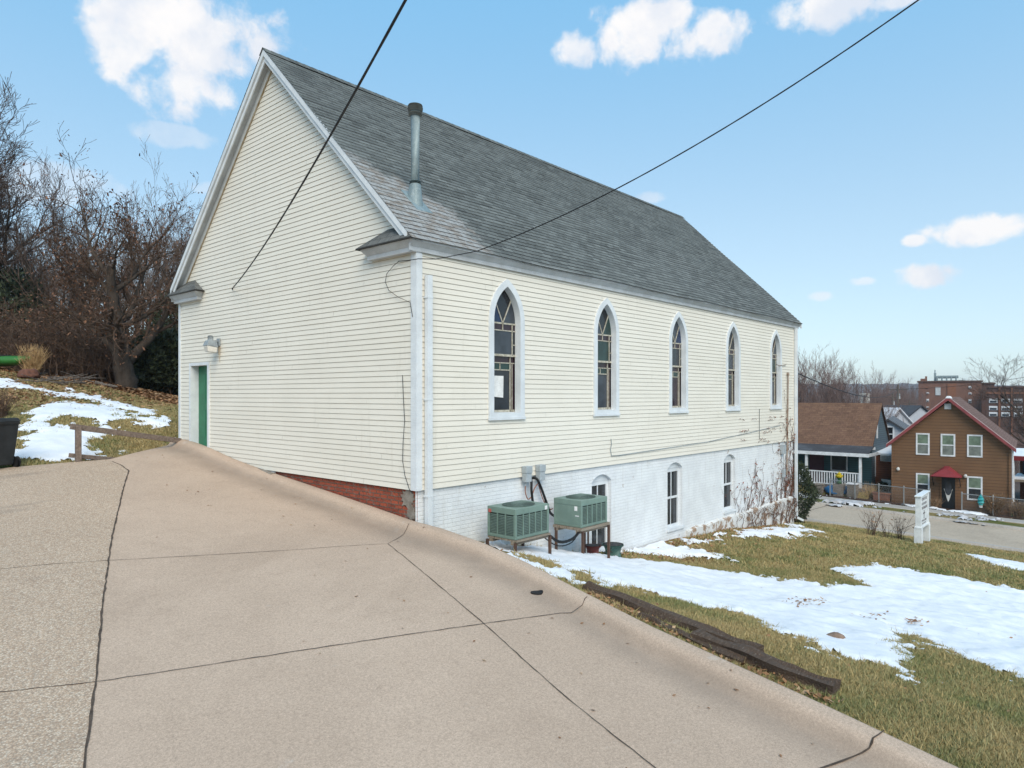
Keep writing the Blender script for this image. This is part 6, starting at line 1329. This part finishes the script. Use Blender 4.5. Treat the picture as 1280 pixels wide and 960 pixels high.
# chain link fence along the pavement
FX_ = 33.25; fy0, fy1 = -5.6, 3.4; zf = lambda y: float(street_z(FX_, y))+.02; root = empty('chain_link_fence', (FX_, 0, 0), 'low grey chain link fence with posts in front of the brown house', 'fence'); GAP = (-2.9, -1.5)
for i, y in enumerate((3.4, 2.1, .9, -.3, GAP[1], GAP[0], -4.2, -5.6)): mb = MB(); mb.tube([(0, y, zf(y)-.2), (0, y, zf(y)+1.08)], .035, 8); mb.lathe([(.04, 1.08), (.03, 1.13), (0, 1.15)], (0, y, zf(y)), 8); mb.build('post', M['steel_fence'], root)
mb = MB()
for a, b in ((GAP[1], fy1), (fy0, GAP[0])): mb.tube([(0, a, zf(a)+1.04), (0, b, zf(b)+1.04)], .022, 6)
mb.build('top_rail', M['steel_fence'], root); mb = MB()
for a, b in ((GAP[1], fy1), (fy0, GAP[0])):
    mb = MB()
    for y in np.arange(a-.95, b, .075):
        for s in (1, -1):
            y0_, y1_ = y, y+.95; z0_, z1_ = (.04, 1.0)
            ta, tb = max(0, (a-y0_)/.95), min(1, (b-y0_)/.95)
            if tb <= ta: continue
            f = (lambda t: z0_+(z1_-z0_)*t) if s > 0 else (lambda t: z1_-(z1_-z0_)*t); ya_, yb_ = y0_+ta*.95, y0_+tb*.95
            mb.tube([(s*.004, ya_, zf(ya_)+f(ta)), (s*.004, yb_, zf(yb_)+f(tb))], .0026, 3, 0, False)
    mb.build('wire_mesh', M['steel_fence'], root)
q = at_x(1226, 634, FX_-.12); root = empty('teal_lantern', (q[0], q[1], zf(q[1])+.55), 'turquoise glazed ornament hanging on the chain link fence', 'ornament'); mb = MB(); mb.lathe([(0, .0), (.09, .04), (.15, .16), (.15, .32), (.10, .44), (.04, .50), (.03, .56), (0, .57)], n=14); mb.build('body', M['teal_glaze'], root); mb = MB(); mb.tube([(.0, 0, .56), (.06, 0, .6), (.12, 0, .52)], .01, 5); mb.build('hook', M['steel_fence'], root); mb = MB(); mb.lathe([(0, -.10), (.08, -.08), (.09, .02), (0, .03)], n=12); mb.build('dish', M['plastic_white'], root)
mb = MB(); X, Y = np.meshgrid(np.linspace(32.95, 34.0, 8), np.linspace(-8, 3.8, 40)); tag(grid_mesh('bark_mulch', X, Y, street_z(X, Y)+.16+.03*np.sin(Y*5)*np.sin(X*4), pmat('mulch', (.085, .045, .03), .95, (.05, .03, .022), 9, bump=.8)), kind='structure')
# house at the right edge: porch with red canopy and snowy deck
ph = empty('porch_house', (43, -3.85, BZ), 'house with snow covered deck and red canopy at the right edge', 'house')
mb = MB(); mb.box(3.2, -6, -.5, 8, -.2, 2.6); mb.build('wall', M['siding_rust'], ph); mb = MB(); mb.hexa([(0.2, -6, 2.35), (3.2, -6, 2.6), (3.2, -.0, 2.6), (.2, -.0, 2.35), (.2, -6, 2.43), (3.2, -6, 2.7), (3.2, 0, 2.7), (.2, 0, 2.43)]); mb.build('porch_roof', M['snow'], ph)
mb = MB(); mb.box(.12, -6, 2.14, .2, .02, 2.40); mb.build('canopy_edge', M['awning_red'], ph); mb = MB(); mb.box(.3, -6, .85, 3.2, -.1, 1.0); mb.build('deck', M['wood_plank'], ph); mb = MB(); mb.box(.3, -6, 1.0, 3.2, -.1, 1.12); mb.build('deck_snow', M['snow'], ph)
for yy in (-.15, -2.2, -4.2): mb = MB(); mb.box(.25, yy-.06, -.4, .37, yy+.06, 2.2); mb.build('porch_post', M['porch_white'], ph)
for k in range(4): mb = MB(); mb.box(.28, -.1+.0, .1+k*.2, .6, .3, .16+k*.2); mb.build('step', M['porch_white'], ph)
mb = MB(); mb.box(2.4, -3.0, 1.12, 3.19, -.4, 2.2); mb.build('enclosure', M['canopy_dark'], ph)
# ------------------------------------------------------------------ farther buildings
def simple_house(px, py_base, Z, w, d, eh, ph_, mw, mr, label, rot=0., snow=False, win=True, chim=False):
    q = at_Z(px, py_base, Z); root = empty('house', q, label, 'house', None, rot); mb = MB(); y0, y1 = -w/2, w/2
    mb.poly([(0, y0, -4), (0, y1, -4), (0, y1, eh), (0, 0, ph_), (0, y0, eh)]); mb.poly([(0, y0, -4), (d, y0, -4), (d, y0, eh), (0, y0, eh)]); mb.poly([(0, y1, -4), (d, y1, -4), (d, y1, eh), (0, y1, eh)]); mb.poly([(d, y0, -4), (d, y1, -4), (d, y1, eh), (d, 0, ph_), (d, y0, eh)]); mb.build('wall', M[mw], root)
    r = gable_roof(root, -.3, d+.3, y0, y1, 0, eh, ph_, .3, M[mr], .15)
    if win: window(root, 0, -.35, .35, eh-.1, eh+1.0, 'glass_dark', .12, .06, trim='porch_white')
    if chim: c = MB(); c.box(d*.4, .5, ph_-1.0, d*.4+.8, 1.4, ph_+1.9); c.box(d*.4-.06, .44, ph_+1.7, d*.4+.86, 1.46, ph_+1.8); c.build('chimney', M['trim_cream'], r)
    if snow: s = MB(); s.hexa([(-.2, 0, ph_+.17), (d, 0, ph_+.17), (d, y1*.9, eh+(ph_-eh)*.1+.17), (-.2, y1*.9, eh+(ph_-eh)*.1+.17), (-.2, 0, ph_+.22), (d, 0, ph_+.22), (d, y1*.9, eh+(ph_-eh)*.1+.22), (-.2, y1*.9, eh+(ph_-eh)*.1+.22)]); s.build('roof_snow', M['snow'], r)
    return root
simple_house(1110, 570, 58, 4.6, 9, 1.4, 3.0, 'siding_pale', 'roof_slate', 'small pale grey gabled house seen between the blue and brown houses', .18)
simple_house(1122, 548, 84, 9, 8, .9, 3.6, 'siding_pale', 'flat_roof_snow', 'snow roofed house with a tall chimney behind the pale grey house', 1.3, False, False, True)
simple_house(1150, 545, 98, 12, 9, 1.2, 4.2, 'siding_pale', 'roof_dark', 'wide dark roofed house behind the left slope of the brown roof', 1.2, False, False)
simple_house(1103, 552, 90, 8, 8, .8, 2.9, 'siding_rust', 'roof_dull_brown', 'low brown roofed house left of the tall chimney', 1.4, False, False)
# brick apartment block
def block(px0, px1, py_top, Z, dep, base_z, m, label, name='apartment_block'):
    ra, rb = (px0-640)/FPX, (px1-640)/FPX; rm = (ra+rb)/2; Zb = Z*(1+ra*rm)/(1+rb*rm)
    a = at_Z(px0, py_top, Z); b = at_Z(px1, py_top, Zb); w = float(np.linalg.norm((b-a)[:2])); ang = math.atan2(b[1]-a[1], b[0]-a[0]); root = empty(name, (a[0], a[1], base_z), label, 'building', None, ang); h = float(a[2]-base_z)
    mb = MB(); mb.box(0, 0, -2, w, dep, h); mb.build('wall', m, root); mb = MB(); mb.box(-.25, -.25, h, w+.25, dep+.25, h+.35); mb.build('parapet', M['brick_far_dark'], root); return root, w, h
ab, w, h = block(1148, 1227, 478, 165, 22, -14, M['brick_far'], 'brown brick apartment block with rooftop plant behind the brown house')
S_ = 165/FPX
AW_ = w
def abx(px): return (px-1148)/79*AW_
def abz(py): return (HY-py)*S_+CAM[2]+14
for (px, py, ww, hh, mm) in [(1158.5, 485, 2.6, 1.4, 'brick_orange'), (1160, 491.5, 2.8, 1.6, 'porch_white'), (1160, 500.5, 2.6, 3.2, 'porch_white'), (1160, 509, 2.6, 1.6, 'porch_white'), (1213, 484.5, 2.6, 2.6, 'porch_white'), (1213, 492, 2.8, 2.2, 'porch_white'), (1213, 501, 2.6, 3.8, 'porch_white')]:
    mb = MB(); ww *= S_*1.1; hh *= S_*1.2; x, z = abx(px), abz(py); mb.box(x-ww/2, -.12, z-hh/2, x+ww/2, 0, z+hh/2); f = mb.build('window', M[mm], ab); mb = MB(); mb.box(x-ww*.4, -.16, z-hh*.40, x+ww*.4, -.12, z-.03); mb.build('pane', M['glass_dark'], f)
mb = MB(); mb.box(abx(1170), -.15, abz(494), abx(1176.5), 0, abz(484)); mb.build('louvre_panel', M['trim_grey'], ab); mb = MB(); mb.box(abx(1185), -.2, abz(530), abx(1196), 0, abz(480)); mb.build('brick_bay', M['brick_orange'], ab)
mb = MB(); mb.box(abx(1150), 3, h, abx(1158), 9, abz(473)); mb.box(abx(1156), 3.5, h, abx(1158.5), 6, abz(470)); mb.build('stair_tower', M['brick_far'], ab)
mb = MB(); mb.box(abx(1170), 4, h+.3, abx(1199), 12, abz(475.5)); mb.box(abx(1172), 3.5, abz(472), abx(1199), 12.5, abz(469.5)); [mb.tube([(abx(p), 3.6, h), (abx(p), 3.6, abz(470))], .18, 5) for p in (1172, 1178, 1184, 1190, 1196)]; mb.box(abx(1199), 5, h, abx(1208), 11, abz(475)); mb.tube([(abx(1169), 5, h), (abx(1169), 5, abz(462))], .14, 5); mb.box(abx(1167.5), 4.5, h, abx(1170.5), 6, abz(466)); mb.build('rooftop_plant', M['galvanized'], ab)
ab2, w, h = block(1233, 1330, 485, 150, 20, -14, M['brick_far_dark'], 'dark brick wing with rows of white windows at the right edge'); S2 = 150/FPX
for px in (1242, 1258, 1274, 1290, 1306):
    for py in (501, 510, 517.5):
        x, z = (px-1233)/97*w, (HY-py)*S2+CAM[2]+14; mb = MB(); mb.box(x-.75, -.14, z-.45, x+.75, 0, z+.45); f = mb.build('window', M['porch_white'], ab2); mb = MB(); mb.box(x-.6, -.17, z-.38, x+.6, -.14, z+.05); mb.build('pane', M['glass_grey'], f)
mb = MB(); 
for px in (1250, 1266, 1282, 1298): x = (px-1233)/97*w; mb.box(x-.15, -.25, -2, x+.15, 0, h)
mb.box(-.1, -.22, h-1.3, w, 0, h-.9); mb.build('pilaster', M['brick_orange'], ab2)
block(1226, 1243, 480, 175, 15, -14, M['brick_far_dark'], 'narrow dark stair block between the two brick buildings')
# utility poles in the valley
def upole(px, py_top, Z, label):
    q = at_Z(px, py_top, Z); z0 = Hs(q[0], q[1]); root = empty('utility_pole', (q[0], q[1], z0), label, 'utility pole'); h = q[2]-z0; mb = MB(); mb.tube([(0, 0, -.5), (0, 0, h)], [.17, .12], 8); mb.build('pole', M['pole_wood'], root); mb = MB(); mb.box(-.06, -1.1, h-.7, .06, 1.1, h-.58); mb.build('crossarm', M['pole_wood'], root); mb = MB(); mb.lathe([(.0, 0), (.22, .02), (.22, .7), (0, .75)], (.3, 0, h-1.9), 10); mb.build('transformer', M['box_grey'], root); return np.array([q[0], q[1], z0+h-.6])
u1 = upole(1122.5, 481, 92, 'wooden utility pole standing left of the brick apartment block'); u2 = upole(1116, 492, 110, 'farther shorter utility pole left of the first one'); upole(1137, 500, 120, 'distant utility pole close to the left side of the apartment block')
mb = MB(); mb.tube(droop((17.95, -.06, 2.5), u1, 1.0), .022, 4, 0, False); tag(mb.build('utility_cable', M['cable_black']), 'sagging service cable from the far church corner into the valley', 'cable')
e_ = at_Z(1330, 462, 92)
mb = MB(); mb.tube(droop(u1+np.array([0, .9, 0]), e_, .6), .025, 4, 0, False); tag(mb.build('utility_cable', M['cable_black']), 'thin power line crossing the sky above the apartment block', 'cable')
# ------------------------------------------------------------------ haze
hm = bpy.data.materials.new('haze_air'); hm.use_nodes = True; ht = hm.node_tree; ht.nodes.clear(); hv = ht.nodes.new('ShaderNodeVolumePrincipled'); ho = ht.nodes.new('ShaderNodeOutputMaterial'); ht.links.new(hv.outputs[0], ho.inputs['Volume'])
hv.inputs['Color'].default_value = (.82, .88, .95, 1); hv.inputs['Density'].default_value = .0003; hv.inputs['Anisotropy'].default_value = .2
mb = MB(); mb.box(-1640, -1640, -40, 1760, 1640, 40); tag(mb.build('haze', hm), 'pale winter air over the valley', 'haze', kind='stuff')
